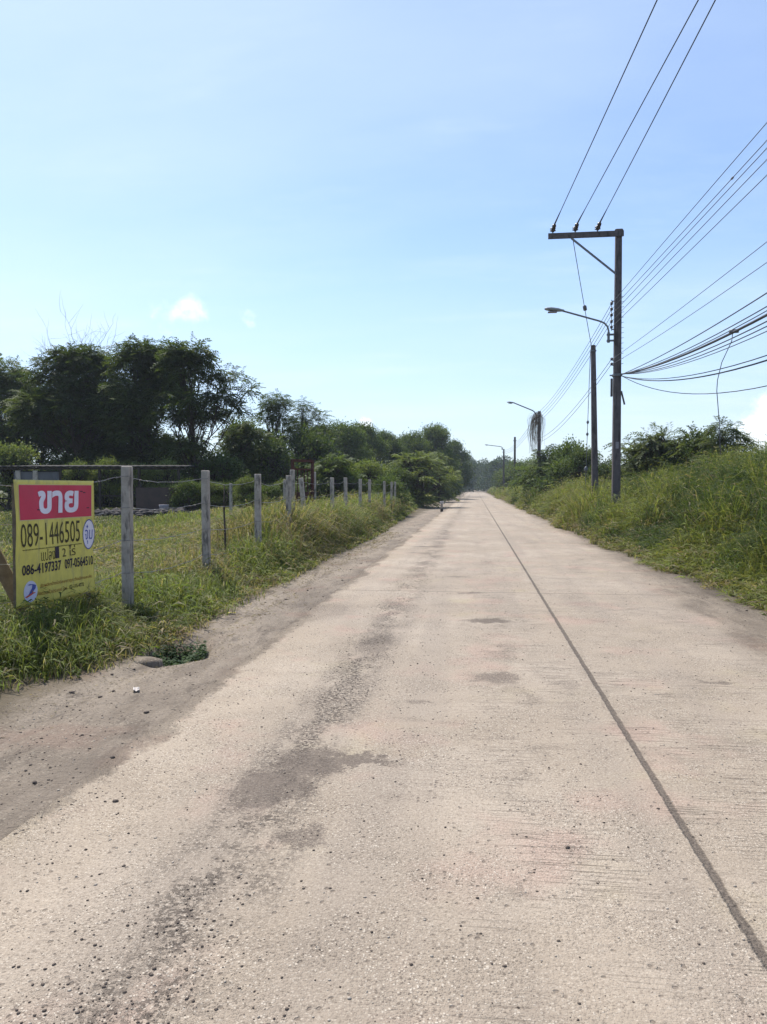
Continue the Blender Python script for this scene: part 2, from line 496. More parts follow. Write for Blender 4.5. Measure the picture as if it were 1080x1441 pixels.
M['plastic'] = mat_simple('grey_plastic', (.26, .24, .26), (.2, .19, .2), 20, .6, .1)
M['debris'] = mat_simple('dark_debris', (.035, .03, .03), (.07, .06, .055), 9, .9, .5)
M['leaf'] = mat_leaf('leaf_bush', .38, .6, spec=.14)
M['leaf_tree'] = mat_leaf('leaf_tree', .38, .6, spec=.08)
M['grass'] = mat_leaf('grass_blade', .45, .6, spec=.10)

# ------------------------------------------------------------------ road and ground
xs = np.linspace(-2.06, 3.72, 10)
rb_y = np.concatenate([[-12], np.arange(-2, 30, 2.0), np.arange(30, 420, 15.0), [420]])
gx, gy = np.meshgrid(xs, rb_y, indexing='ij')
gz = np.zeros_like(gx)
ny = len(rb_y); nx = len(xs)
V = np.stack([gx.ravel(), gy.ravel(), gz.ravel()], 1)
ii, jj = np.meshgrid(np.arange(nx - 1), np.arange(ny - 1), indexing='ij')
q = np.stack([(ii * ny + jj).ravel(), ((ii + 1) * ny + jj).ravel(), ((ii + 1) * ny + jj + 1).ravel(), (ii * ny + jj + 1).ravel()], 1)
# skirts give the slab its thickness
b = len(V)
low = []
for i in (0, nx - 1):
    for j in range(ny): low.append((xs[i], rb_y[j], -.055))
V = np.concatenate([V, np.array(low)])
j = np.arange(ny - 1)
s1 = np.stack([b + j, j, j + 1, b + j + 1], 1)
o2 = (nx - 1) * ny
s2 = np.stack([o2 + j, b + ny + j, b + ny + j + 1, o2 + j + 1], 1)
road = link('road', np_mesh('road', V, [q, s1, s2]), M['road'])
tag(road, kind='structure')

xa = np.unique(np.concatenate([[-1600, -800, -400, -200, -120, -80, -60], np.arange(-50, -12, 2.0), np.arange(-12, -4.5, .5), np.arange(-4.5, -1.9, .045), [-1.9, -1, 1, 3, 3.6],
                               np.arange(3.3, 4.4, .1), np.arange(4.4, 12, .5), np.arange(12, 40, 3), [45, 60, 90, 140, 250, 500, 1000, 1600]]))
ya = np.unique(np.concatenate([[-60, -20, -5, 0, 1], np.arange(1.5, 10, .06), np.arange(10, 16, .15), np.arange(16, 40, .6), np.arange(40, 120, 4), [140, 180, 250, 400, 700, 1200, 2400]]))
gx, gy = np.meshgrid(xa, ya, indexing='ij')
gz = ground_z(gx, gy)
V = np.stack([gx.ravel(), gy.ravel(), gz.ravel()], 1)
nx, ny = len(xa), len(ya)
ii, jj = np.meshgrid(np.arange(nx - 1), np.arange(ny - 1), indexing='ij')
q = np.stack([(ii * ny + jj).ravel(), ((ii + 1) * ny + jj).ravel(), ((ii + 1) * ny + jj + 1).ravel(), (ii * ny + jj + 1).ravel()], 1)
tag(link('ground', np_mesh('ground', V, [q], smooth_shade=True), M['road']), kind='structure')

# ------------------------------------------------------------------ loose grit
def stones(P, S):
    """octahedra, squashed and turned"""
    n = len(P)
    base = np.array([[1, 0, 0], [0, 1, 0], [-1, 0, 0], [0, -1, 0], [0, 0, 1], [0, 0, -1.]])
    base = np.concatenate([base, np.array([[.6, .6, .55], [-.6, .6, .5], [-.6, -.6, .6], [.6, -.6, .5]])])
    tri = np.array([[0, 6, 9], [0, 1, 6], [1, 7, 6], [1, 2, 7], [2, 8, 7], [2, 3, 8], [3, 9, 8], [3, 0, 9], [4, 9, 6], [4, 6, 7], [4, 7, 8], [4, 8, 9], [0, 5, 1], [1, 5, 2], [2, 5, 3], [3, 5, 0]])
    jit = 1 + .35 * (RNG.random((n, 10, 1)) - .5)
    k = base[None] * jit * S[:, None, None] * np.stack([.7 + .6 * RNG.random(n), .7 + .6 * RNG.random(n), .45 + .35 * RNG.random(n)], 1)[:, None, :]
    a = RNG.random(n) * 6.28
    ca, sa = np.cos(a)[:, None], np.sin(a)[:, None]
    x = k[..., 0] * ca - k[..., 1] * sa; y = k[..., 0] * sa + k[..., 1] * ca
    V = np.stack([x, y, k[..., 2]], 2) + P[:, None, :]
    T = tri[None] + (np.arange(n) * 10)[:, None, None]
    return V.reshape(-1, 3), T.reshape(-1, 3)


def scatter_stones(n, xr, yr, smin, smax, powr, dens=None):
    x = xr[0] + (xr[1] - xr[0]) * RNG.random(n); y = yr[0] + (yr[1] - yr[0]) * RNG.random(n) ** 1.5
    if dens is not None:
        kp = RNG.random(n) < dens(x, y); x, y = x[kp], y[kp]
    s = smin + (smax - smin) * RNG.random(len(x)) ** powr
    z = np.where((x > -2.06) & (x < 3.72), 0.0, ground_z(x, y)) + s * .15
    return np.stack([x, y, z], 1), s


d1 = lambda x, y: np.clip(.10 + 1.0 * np.exp(-((x + 1.0 + .2 * (fbm(x * .3, y * .6, 61) - .5)) / .3) ** 2) * smooth(.42, .62, fbm(x * 1.6, y * .9, 62)) + .35 * smooth(-1.6, -2.1, x) + .25 * smooth(2.6, 3.4, x), 0, 1)
P, S = scatter_stones(60000, (-3.3, 3.9), (1.9, 16), .0018, .0072, 3.2, d1)
v, t = stones(P, S)
tag(link('loose_grit', np_mesh('loose_grit', v, [t]), M['stone']), 'dark loose grit scattered over the concrete road', 'grit', kind='stuff')
P, S = scatter_stones(9000, (-3.4, 3.6), (1.9, 12), .002, .007, 3.0, lambda x, y: np.clip(.35 + .5 * smooth(-1.7, -2.3, x), 0, 1))
v, t = stones(P, S)
tag(link('pale_grit', np_mesh('pale_grit', v, [t]), M['palestone']), 'pale stone chips lying on the road surface', 'grit', kind='stuff')
P, S = scatter_stones(1500, (-3.3, 3.6), (2.6, 30), .006, .022, 3.0, lambda x, y: np.clip(.012 + .90 * smooth(-1.9, -2.3, x) + .5 * smooth(2.8, 3.3, x), 0, 1))
v, t = stones(P, S)
tag(link('gravel', np_mesh('gravel', v, [t]), M['stone']), 'small dark clods and pebbles along the dirt shoulder', 'gravel', kind='stuff')

# ------------------------------------------------------------------ grass and leaves
def blades(P, H, Wd, lean, yaw, C, curl=1.0):
    n = len(P)
    dx, dy = np.cos(yaw), np.sin(yaw)
    D = np.stack([dx, dy, np.zeros(n)], 1); Sd = np.stack([-dy, dx, np.zeros(n)], 1)
    lv = [(0, 0.0, .8), (.40, .16, 1.0), (.75, .52, .72)]
    out = []
    for (hz, b_, w_) in lv:
        c = P + D * (lean * H * b_ * curl)[:, None]; c[:, 2] += H * hz * np.sqrt(np.clip(1 - (lean * .5 * b_) ** 2, .2, 1))
        out += [c - Sd * (Wd * w_ * .5)[:, None], c + Sd * (Wd * w_ * .5)[:, None]]
    tip = P + D * (lean * H * 1.05 * curl)[:, None]; tip[:, 2] += H * np.clip(1 - .42 * lean ** 2, .35, 1)
    out.append(tip)
    V = np.stack(out, 1)
    o = (np.arange(n) * 7)[:, None]
    q = np.concatenate([o + [0, 1, 3, 2], o + [2, 3, 5, 4]], 0)
    t = o + [4, 5, 6]
    return V.reshape(-1, 3), q, t, np.repeat(C, 7, 0)


def leaves(P, D, N, L, Wd, C, fold=.15):
    """rhombic leaves: base point, axis, rough normal"""
    n = len(P)
    D = D / (np.linalg.norm(D, axis=1, keepdims=True) + 1e-9)
    Sd = np.cross(D, N); Sd /= np.linalg.norm(Sd, axis=1, keepdims=True) + 1e-9
    Nn = np.cross(Sd, D)
    L = np.broadcast_to(L, (n,))[:, None]; Wd = np.broadcast_to(Wd, (n,))[:, None]
    mid = P + D * L * .45
    V = np.stack([P, mid + Sd * Wd * .5 + Nn * L * fold * .3, P + D * L - Nn * L * fold * .3, mid - Sd * Wd * .5 + Nn * L * fold * .3], 1)
    q = (np.arange(n) * 4)[:, None] + [0, 1, 2, 3]
    return V.reshape(-1, 3), q, np.repeat(C, 4, 0)


def lerpc(a, b, t):
    return np.asarray(a)[None] * (1 - t[:, None]) + np.asarray(b)[None] * t[:, None]


DRY = (.19, .155, .092); STRAW = (.27, .235, .15); GREEN = (.090, .118, .040); LIME = (.182, .205, .064); OLIVE = (.150, .158, .058); DEEP = (.044, .064, .024)


def rand_in(n, xr, yr):
    return xr[0] + (xr[1] - xr[0]) * RNG.random(n), yr[0] + (yr[1] - yr[0]) * RNG.random(n)


def grass_patch(bands, hfun, cfun, keep, wmin=.006, wk=.0010, leanr=(.2, 1.25)):
    VV, QQ, TT, CC = [], [], [], []
    off = 0
    for (xr, yr, dens) in bands:
        n = int((xr[1] - xr[0]) * (yr[1] - yr[0]) * dens)
        x, y = rand_in(n, xr, yr)
        # gather blades into tufts
        k = RNG.random(n) < .65
        tx, ty = rand_in(max(n // 14, 1), xr, yr)
        idx = RNG.integers(0, len(tx), n)
        spread = .05 + .004 * np.hypot(tx, ty)[idx]
        x = np.where(k, tx[idx] + RNG.normal(0, 1, n) * spread, x); y = np.where(k, ty[idx] + RNG.normal(0, 1, n) * spread, y)
        kp = keep(x, y) > RNG.random(n)
        x, y = x[kp], y[kp]; n = len(x)
        if n == 0: continue
        d = np.hypot(x, y)
        H = hfun(x, y) * (.55 + .75 * RNG.random(n))
        wd = np.maximum(wmin, wk * d) * (.6 + .8 * RNG.random(n))
        lean = leanr[0] + (leanr[1] - leanr[0]) * RNG.random(n) ** 1.3
        P = np.stack([x, y, ground_z(x, y) - .01], 1)
        v, q, t, c = blades(P, H, wd, lean, RNG.random(n) * 6.283, cfun(x, y, n))
        VV.append(v); QQ.append(q + off); TT.append(t + off); CC.append(c); off += len(v)
    return np.concatenate(VV), np.concatenate(QQ), np.concatenate(TT), np.concatenate(CC)


def vary(C, n, a=.25):
    return C * (1 - a + 2 * a * RNG.random((n, 1))) * (1 + .12 * (RNG.random((n, 3)) - .5))


# left verge
def keepL(x, y):
    e = left_edge(y)
    k = smooth(0.05, -.35, x - e)
    k *= 1 - .97 * np.exp(-(((x + 2.86) / .30) ** 2 + ((y - 6.55) / .32) ** 2))       # bare hollow
    k *= .45 + .75 * smooth(.32, .55, fbm(x * 1.1, y * .8, 77))
    return k


def hL(x, y):
    e = left_edge(y)
    d = np.clip(e - x, 0, 3)
    base = .10 + .34 * smooth(0.0, 1.0, d) * smooth(3, 9, y + 2) + .50 * smooth(10, 18, y) * smooth(.2, 1.2, d)
    base *= .55 + .9 * fbm(x * .8, y * .6, 91)
    base = np.where(x < -4.6, base * (1 - .66 * smooth(-4.6, -6.2, x)), base)
    base = base * (1 - .72 * np.exp(-((x + .487 * y) / .32) ** 2) * smooth(6.6, 7.4, y) * smooth(9.2, 8.7, y))
    return np.maximum(base, .05)


def cL(x, y, n):
    f = fbm(x * .7, y * .7, 101); g = RNG.random(n)
    C = lerpc(GREEN, LIME, np.clip(g * .9 + .25 * (f - .4), 0, 1))
    dryp = np.clip(.10 + .9 * smooth(.48, .68, fbm(x * .55, y * .45, 111)) * .6 + .25 * smooth(-.5, 0, x - left_edge(y)) + .06 * smooth(-5, -8, x), 0, .6)
    dm = RNG.random(n) < dryp
    C = np.where(dm[:, None], lerpc(DRY, STRAW, RNG.random(n)), C)
    C = np.where((smooth(.55, .7, fbm(x * .4, y * .4, 131)) > RNG.random(n))[:, None] & ~dm[:, None], C * .75, C)
    return vary(C, n)


v, q, t, c = grass_patch([((-9, -2.6), (3.5, 8), 2400), ((-9.5, -2.6), (8, 14), 1700), ((-10, -2.7), (14, 24), 1100), ((-10, -2.7), (24, 40), 520), ((-9, -2.9), (40, 66), 260), ((-6, -3.0), (66, 200), 60)],
                         hL, cL, keepL)
tag(link('verge_grass', np_mesh('verge_grass', v, [q, t], c), M['grass']), 'tall mixed green and dry grass along the concrete post fence', 'grass', kind='stuff')

# field behind the fence
def keepF(x, y): return .35 + .65 * smooth(.3, .5, fbm(x * .5, y * .35, 141))
def hF(x, y): return .05 + .10 * fbm(x * .6, y * .4, 143)
def cF(x, y, n):
    C = lerpc((.062, .080, .032), (.110, .122, .052), np.clip(RNG.random(n) * .7 + .5 * (fbm(x * .3, y * .3, 147) - .3), 0, 1))
    dm = RNG.random(n) < .16
    return vary(np.where(dm[:, None], lerpc(DRY, STRAW, RNG.random(n)), C), n)
v, q, t, c = grass_patch([((-14, -8), (8, 16), 900), ((-26, -8), (12, 24), 380), ((-40, -8), (22, 38), 230), ((-14, -5), (36, 52), 150)], hF, cF, keepF)
tag(link('field_grass', np_mesh('field_grass', v, [q, t], c), M['grass']), 'short pale grass of the open field behind the fence', 'grass', kind='stuff')

# right bank
def keepR(x, y):
    return smooth(-.1, .35, x - right_edge(y)) * (.5 + .6 * smooth(.3, .5, fbm(x * .9, y * .5, 151)))
def lump(x, y): return fbm(x * .75, y * .42, 161, 3)
def hR(x, y):
    d = np.clip(x - right_edge(y), 0, 9)
    return (.20 + .70 * smooth(.0, .95, d) + .26 * smooth(2.5, 6.0, d)) * (.42 + 1.15 * smooth(.3, .7, lump(x, y)))
def cR(x, y, n):
    f = fbm(x * .6, y * .35, 171); g = RNG.random(n)
    C = lerpc(OLIVE, LIME, np.clip(g + .5 * (f - .5), 0, 1))
    C = np.where((smooth(.5, .66, fbm(x * .8, y * .4, 181)) > RNG.random(n))[:, None], lerpc(GREEN, DEEP, g), C)
    dm = RNG.random(n) < np.clip(.07 + .4 * smooth(.6, 0, x - right_edge(y)) + .25 * smooth(.52, .7, fbm(x * .5, y * .3, 191)), 0, .7)
    C = np.where(dm[:, None], lerpc(DRY, STRAW, RNG.random(n)), C)
    return vary(C, n)
bR = [((3.0, 9), (6.5, 14), 900), ((3.0, 11), (14, 22), 550), ((2.9, 13), (22, 34), 320), ((2.9, 13), (34, 60), 220), ((3.0, 9), (60, 110), 110), ((3.2, 8), (110, 220), 40)]
v, q, t, c = grass_patch(bR, hR, cR, keepR, .006, .0009, (.15, 1.15))
tag(link('bank_grass', np_mesh('bank_grass', v, [q, t], c), M['grass']), 'dense yellow green tall grass covering the right hand bank', 'grass', kind='stuff')


def weeds(n, xr, yr, keep, hfun, cfun, lsz, per=14, wr=.5, lk=.0016, off=.10):
    x, y = rand_in(n, xr, yr); kp = keep(x, y) > RNG.random(n); x, y = x[kp], y[kp]; n = len(x)
    H = hfun(x, y) * (.6 + .6 * RNG.random(n))
    VV, QQ, CC = [], [], []
    base = np.stack([x, y, ground_z(x, y)], 1)
    lean = RNG.normal(0, .22, (n, 2))
    t_ = RNG.random((n, per)) ** .7
    P = np.repeat(base, per, 0)
    tt = t_.ravel(); Hr = np.repeat(H, per)
    P[:, 2] += tt * Hr
    P[:, 0] += np.repeat(lean[:, 0], per) * Hr * tt ** 1.5; P[:, 1] += np.repeat(lean[:, 1], per) * Hr * tt ** 1.5
    a = RNG.random(n * per) * 6.283
    D = np.stack([np.cos(a), np.sin(a), .5 * RNG.random(n * per) - .1], 1)
    P += D * (.02 + off * RNG.random((n * per, 1))) * Hr[:, None]
    N = np.stack([RNG.normal(0, .5, n * per), RNG.normal(0, .5, n * per), np.ones(n * per)], 1)
    d = np.hypot(P[:, 0], P[:, 1]); L = np.maximum(lsz, lk * d) * (.6 + .8 * RNG.random(n * per))
    c = np.repeat(cfun(x, y, n), per, 0); c = vary(c, len(c), .2)
    v, q, c = leaves(P, D, N, L, np.maximum(L * wr, .0010 * d), c, .5)
    return v, q, c


def merge(parts):
    off = 0; VV, QQ, CC = [], [], []
    for v, q, c in parts:
        VV.append(v); QQ.append(q + off); CC.append(c); off += len(v)
    return np.concatenate(VV), np.concatenate(QQ), np.concatenate(CC)


def cW(x, y, n):
    C = lerpc((.055, .085, .024), (.11, .14, .035), RNG.random(n))
    return np.where((smooth(.5, .62, fbm(x * .8, y * .4, 181)) > RNG.random(n))[:, None], np.array([DEEP]) * 1.2, C)
def cT(x, y, n):
    C = cR(x, y, n)
    return C
yes = lambda x, y: keepR(x, y)
tg = [weeds(5200, (3.1, 9.5), (6.5, 14), yes, hR, cT, .17, 16, .09, .006, .16), weeds(8000, (3.1, 11), (14, 24), yes, hR, cT, .20, 12, .09, .006, .16),
      weeds(9000, (3.0, 12), (24, 48), yes, hR, cT, .22, 10, .1, .006, .16), weeds(5000, (3.0, 10), (48, 120), yes, hR, cT, .25, 8, .12, .006, .16)]
v, q, c = merge(tg)
tag(link('creeping_grass', np_mesh('creeping_grass', v, [q], c), M['grass']), 'tangled leafy creeping grass over the right hand bank', 'grass', kind='stuff')
tg = [weeds(3000, (-8, -2.7), (4, 12), lambda x, y: keepL(x, y), hL, cL, .15, 12, .09, .006, .16), weeds(5000, (-8, -2.8), (12, 30), lambda x, y: keepL(x, y), hL, cL, .18, 10, .09, .006, .16),
      weeds(3000, (-8, -2.9), (30, 66), lambda x, y: keepL(x, y), hL, cL, .2, 10, .1, .006, .16)]
v, q, c = merge(tg)
tag(link('tangled_grass', np_mesh('tangled_grass', v, [q], c), M['grass']), 'tangled leafy grass growing through the fence', 'grass', kind='stuff')
wl = [weeds(1500, (3.2, 9.5), (7, 16), lambda x, y: keepR(x, y) * smooth(.4, .62, fbm(x * .6, y * .4, 201)), hR, cW, .045, 22),
      weeds(3200, (3.2, 12), (16, 34), lambda x, y: keepR(x, y) * smooth(.4, .6, fbm(x * .6, y * .4, 201)), hR, cW, .05, 16),
      weeds(3500, (3.1, 11), (34, 90), lambda x, y: keepR(x, y) * smooth(.35, .55, fbm(x * .6, y * .3, 201)), hR, cW, .06, 12)]
v, q, c = merge(wl)
tag(link('bank_weeds', np_mesh('bank_weeds', v, [q], c), M['leaf']), 'small leafy weeds growing through the right bank grass', 'weeds', kind='stuff')
wl = [weeds(900, (-8, -2.7), (4.5, 12), lambda x, y: keepL(x, y) * smooth(.45, .6, fbm(x * .9, y * .7, 211)), hL, cW, .035, 16),
      weeds(2400, (-9, -2.8), (12, 34), lambda x, y: keepL(x, y) * smooth(.45, .6, fbm(x * .6, y * .5, 211)), hL, cW, .045, 12),
      weeds(1500, (-8, -3.0), (34, 64), lambda x, y: keepL(x, y) * smooth(.4, .55, fbm(x * .5, y * .3, 211)), hL, cW, .06, 12)]
v, q, c = merge(wl)
tag(link('verge_weeds', np_mesh('verge_weeds', v, [q], c), M['leaf']), 'small leafy weeds mixed into the fence side grass', 'weeds', kind='stuff')

n = 900
y = 8.5 + 40 * RNG.random(n) ** 1.3; x = left_edge(y) - .3 - 1.6 * RNG.random(n)
kp = fbm(x * .7, y * .35, 221) > .50; x, y = x[kp], y[kp]; n = len(x)
P = np.stack([x, y, ground_z(x, y)], 1)
v1, q1, t1, c1 = blades(P, .55 + .5 * RNG.random(n), np.maximum(.006, .0009 * y), .05 + .35 * RNG.random(n), RNG.random(n) * 6.283, vary(lerpc((.13, .095, .07), (.23, .18, .13), RNG.random(n)), n))
hd = v1.reshape(-1, 7, 3)[:, 6]; m = 9
Ph = np.repeat(hd, m, 0) - np.stack([np.zeros(n * m), np.zeros(n * m), .16 * RNG.random(n * m)], 1); a = RNG.random(n * m) * 6.283
Dh = np.stack([np.cos(a), np.sin(a), .6 + 0 * a], 1)
v2, q2, c2 = leaves(Ph, Dh, np.tile([[0, 0, 1.]], (n * m, 1)) + RNG.normal(0, .4, (n * m, 3)), .05, np.maximum(.008, .0010 * np.repeat(y, m)), vary(lerpc((.16, .11, .09), (.30, .24, .18), RNG.random(n * m)), n * m))
tag(link('dry_stalks', np_mesh('dry_stalks', np.concatenate([v1, v2]), [np.concatenate([q1, q2 + len(v1)]), t1], np.concatenate([c1, c2])), M['grass']), 'dry brownish grass stalks with seed heads among the fence posts', 'grass', kind='stuff')

n = 2600
y = 3.6 + 22 * RNG.random(n) ** 1.4; x = left_edge(y) + .25 + RNG.normal(0, .20, n)
P = np.stack([x, y, ground_z(x, y) + .006], 1); a = RNG.random(n) * 6.283
D = np.stack([np.cos(a), np.sin(a), .12 * RNG.random(n)], 1); N = np.stack([RNG.normal(0, .3, n), RNG.normal(0, .3, n), np.ones(n)], 1)
L = np.maximum(.03, .0022 * y) * (.5 + 1.6 * RNG.random(n))
v, q, c = leaves(P, D, N, L, np.maximum(.005, .001 * y), vary(lerpc((.12, .095, .065), (.30, .25, .17), RNG.random(n)), n))
tag(link('dry_litter', np_mesh('dry_litter', v, [q], c), M['grass']), 'dry straw and leaf litter lying where the dirt shoulder meets the grass', 'litter', kind='stuff')

# the dark small-leaved plant filling the hollow beside the shoulder
n = 2600
a = RNG.random(n) * 6.283; rr = np.sqrt(RNG.random(n))
P = np.stack([-2.80 + .24 * rr * np.cos(a), 6.83 + .33 * rr * np.sin(a), np.zeros(n)], 1)
P[:, 2] = ground_z(P[:, 0], P[:, 1]) + .20 * RNG.random(n) * (1 - .4 * rr)
D = np.stack([np.cos(a * 7), np.sin(a * 7), .4 * RNG.random(n)], 1)
N = np.stack([RNG.normal(0, .4, n), RNG.normal(0, .4, n), np.ones(n)], 1)
v, q, c = leaves(P, D, N, .038 * (.6 + .7 * RNG.random(n)), .024, vary(lerpc((.045, .080, .034), (.075, .120, .048), RNG.random(n)), n))
t = empty('creeping_plant', (0, 0, 0))
tag(t, 'low dark green small leaved plant in the hollow beside the dirt shoulder', 'plant')
link('foliage', np_mesh('foliage', v, [q], c), M['leaf'], t)


# ------------------------------------------------------------------ trees and shrubs
def bez(a, b, c, n=6):
    t = np.linspace(0, 1, n)[:, None]
    return (1 - t) ** 2 * a + 2 * t * (1 - t) * b + t * t * c


def fronds(C, A, n_pairs, Rl, ll, lw, col, droop=.35):
    """pinnate sprays: C bases, A axes (n,3); Rl rachis length (n,)"""
    n = len(C)
    A = A / (np.linalg.norm(A, axis=1, keepdims=True) + 1e-9)
    upn = np.stack([RNG.normal(0, .3, n), RNG.normal(0, .3, n), np.ones(n)], 1)
    S = np.cross(A, upn); S /= np.linalg.norm(S, axis=1, keepdims=True) + 1e-9
    P, D, N = [], [], []
    for k in range(n_pairs):
        t = (k + .6) / n_pairs
        base = C + A * (Rl * t)[:, None]; base[:, 2] -= droop * Rl * t * t
        for sg in (-1, 1):
            P.append(base); D.append(sg * S * .85 + A * .5 + np.stack([np.zeros(n), np.zeros(n), -.25 * np.ones(n)], 1) + RNG.normal(0, .12, (n, 3))); N.append(upn)
    P = np.concatenate(P); D = np.concatenate(D); N = np.concatenate(N)
    c = np.tile(col, (2 * n_pairs, 1))
    return leaves(P, D, N, ll * (.75 + .5 * RNG.random(len(P))), lw, vary(c, len(P), .15))


def lobe_points(n, c, r, flat=.6, shell=.45, lowcut=-.45):
    d = RNG.normal(0, 1, (n * 2, 3)); d /= np.linalg.norm(d, axis=1, keepdims=True)
    d = d[d[:, 2] > lowcut][:n]
    rad = RNG.random(len(d)) ** shell
    return c + d * rad[:, None] * r * np.array([1, 1, flat]), d


def plant_meshes(seed, H, spread, trunk_r, lobes, style, leaf, cols, nleaf, fork=.35, nstem=1):
    """lobes: list of (x,y,z,r). Returns wood mesh, leaf mesh (local coordinates, base at origin)"""
    global RNG
    old = RNG; RNG = np.random.default_rng(seed)
    mb = MB(); parts = []
    stems = []
    for s in range(nstem):
        lean = RNG.normal(0, .06 * spread, 2) + (RNG.normal(0, .25 * spread, 2) if nstem > 1 else 0)
        b0 = np.array([RNG.normal(0, .12) * (nstem > 1), RNG.normal(0, .12) * (nstem > 1), -.1])
        top = np.array([lean[0], lean[1], H * .8])
        pts = bez(b0, np.array([b0[0] + lean[0] * .2, b0[1] + lean[1] * .2, H * .4]), top, 8)
        pts[1:-1] += RNG.normal(0, .03 * trunk_r * 10, (6, 3)) * .5
        rad = trunk_r * (1 - .85 * np.linspace(0, 1, 8)); rad[0] *= 1.3
        mb.tube(pts, rad, 8); stems.append((pts, rad))
    for (lx, ly, lz, lr) in lobes:
        c = np.array([lx, ly, lz])
        pts, rad = stems[RNG.integers(0, nstem)]
        kk = int(np.clip((lz * (.45 + .25 * RNG.random())) / (H * .8) * 7, 1, 6))
        st = pts[kk]
        m = (st + c) / 2 + np.array([0, 0, -.12 * np.linalg.norm(c - st)]) + RNG.normal(0, .08, 3)
        bp = bez(st, m, c, 6)
        r0 = min(rad[kk] * .6, .03 + .02 * lr)
        mb.tube(bp, np.linspace(r0, .012, 6), 5, False)
        n = max(6, int(nleaf * lr ** 2))
        P, d = lobe_points(n, c, lr, .62 if style == 'pinnate' else .8)
        for p in P[:7]:
            mb.tube(bez(bp[3], (bp[3] + p) / 2 + RNG.normal(0, .06, 3), p, 4), np.linspace(.016, .005, 4), 4, False)
        n = len(P)
        base_col = lerpc(cols[0], cols[1], np.clip(.5 * RNG.random(n) + .6 * (RNG.random() - .25) * np.ones(n), 0, 1))
        if style == 'pinnate':
            A = d * np.array([1, 1, .5]) + RNG.normal(0, .45, (n, 3)); A[:, 2] *= .8
            parts.append(fronds(P, A, 7, leaf * 3.6 * (.7 + .6 * RNG.random(n)), leaf, leaf * .42, base_col))
        else:
            k = 5
            Pk = np.repeat(P, k, 0) + RNG.normal(0, leaf * 1.1, (n * k, 3)); Dk = np.repeat(d, k, 0) * .7 + RNG.normal(0, .6, (n * k, 3))
            Nk = np.stack([RNG.normal(0, .6, n * k), RNG.normal(0, .6, n * k), np.ones(n * k)], 1)
            ck = np.repeat(base_col, k, 0)
            parts.append(leaves(Pk, Dk, Nk, leaf * (.6 + .8 * RNG.random(n * k)), leaf * .5, vary(ck, n * k, .22)))
    v, q, c = merge(parts)
    wm = mb.mesh('wood', True)
    lm = np_mesh('foliage', v, [q], c)
    RNG = old
    return wm, lm


def add_plant(name, meshes, loc, rz, scale, label, cat, group, wood='trunk', leafn='crown', wmat='bark', lmat='leaf_tree'):
    wm, lm = meshes
    t = empty(name, loc, rz); t.scale = scale if hasattr(scale, '__len__') else (scale,) * 3
    for me, nm, mt in ((wm, wood, wmat), (lm, leafn, lmat)):
        if not len(me.materials): me.materials.append(M[mt])
        o = bpy.data.objects.new(nm, me); COL.objects.link(o); o.parent = t
    tag(t, label, cat, group)
    return t


def rlobes(seed, n, H, wx, wy, z0, r0, r1, top=1.0):
    g = np.random.default_rng(seed); out = []
    for i in range(n):
        u = g.random(); z = z0 + (H - z0) * u ** .8
        k = math.sin(math.pi * (.18 + .72 * (z - z0) / (H - z0)))
        a = g.random() * 6.283; rr = math.sqrt(g.random())
        out.append((wx * k * rr * math.cos(a), wy * k * rr * math.sin(a), z - r0 * .5, r0 + (r1 - r0) * g.random()))
    return out


TREEC = ((.054, .080, .027), (.118, .148, .048))
BUSHC = ((.058, .088, .028), (.128, .165, .052))
LIGHTC = ((.120, .152, .050), (.200, .228, .080))
DARKC = ((.044, .068, .026), (.092, .120, .044))
GREYC = ((.080, .102, .050), (.150, .172, .088))


def px_plant(px, ztop_py, z, base_drop=.0):
    """base point and height for something whose top is seen at (px, py) at depth z"""
    tp = W(px, ztop_py, z)
    gz_ = float(ground_z(tp[0], tp[1]))
    return (tp[0], tp[1], gz_ - base_drop), tp[2] - gz_ + base_drop


TG = 'tall trees behind the field'
def big_tree(px, py, z, seed, wx, nl, z0, r0, r1, label, style='pinnate', leaf=.19, nleaf=75, tr=.16, cols=TREEC, name='broadleaf_tree', group=TG, wy=None, nstem=1, lobes=None):
    base, H = px_plant(px, py, z)
    lb = rlobes(seed, nl, H - r0 * .25, wx, wy or wx, z0 * H, r0, r1)
    if lobes: lb = lb + lobes
    m = plant_meshes(seed, H, wx, tr, lb, style, leaf, cols, nleaf * 1.55, nstem=nstem)
    return add_plant(name, m, base, 0, 1, label, 'tree', group)


big_tree(12, 503, 44, 1, 2.5, 30, .22, .7, 1.15, 'sparse feathery tree at the far left edge, behind the grey wall', nleaf=60)
big_tree(108, 486, 41, 2, 2.5, 42, .24, .75, 1.2, 'broad dense dark tree above the yellow sign, with bare twigs over its top', nleaf=85, tr=.2)
big_tree(208, 481, 40, 3, 1.9, 36, .28, .7, 1.15, 'upright dark tree above the first fence post, second highest of the group', nleaf=80)
big_tree(272, 481, 38, 4, 1.7, 22, .30, .55, .95, 'airy tree with sky showing through its branches, right of the dense dark trees', nleaf=85,
         lobes=[(1.9, .2, 6.6, .75), (1.6, -.3, 5.4, .7), (2.3, .1, 4.9, .6), (2.7, .3, 5.9, .5)])
big_tree(60, 545, 46, 5, 3.2, 34, .15, .8, 1.2, 'lower dark tree filling the gap between the two leftmost trees', cols=DARKC)
big_tree(160, 540, 44, 6, 2.8, 34, .12, .8, 1.2, 'lower dark tree between the broad dense tree and the upright one', cols=DARKC)
big_tree(250, 585, 46, 25, 2.6, 18, .10, .7, 1.0, 'low dark tree standing behind the airy tree', cols=DARKC)
big_tree(390, 556, 48, 7, 1.3, 22, .45, .5, .85, 'slender tree with a rounded top left of the forked small tree', leaf=.13, nleaf=80)
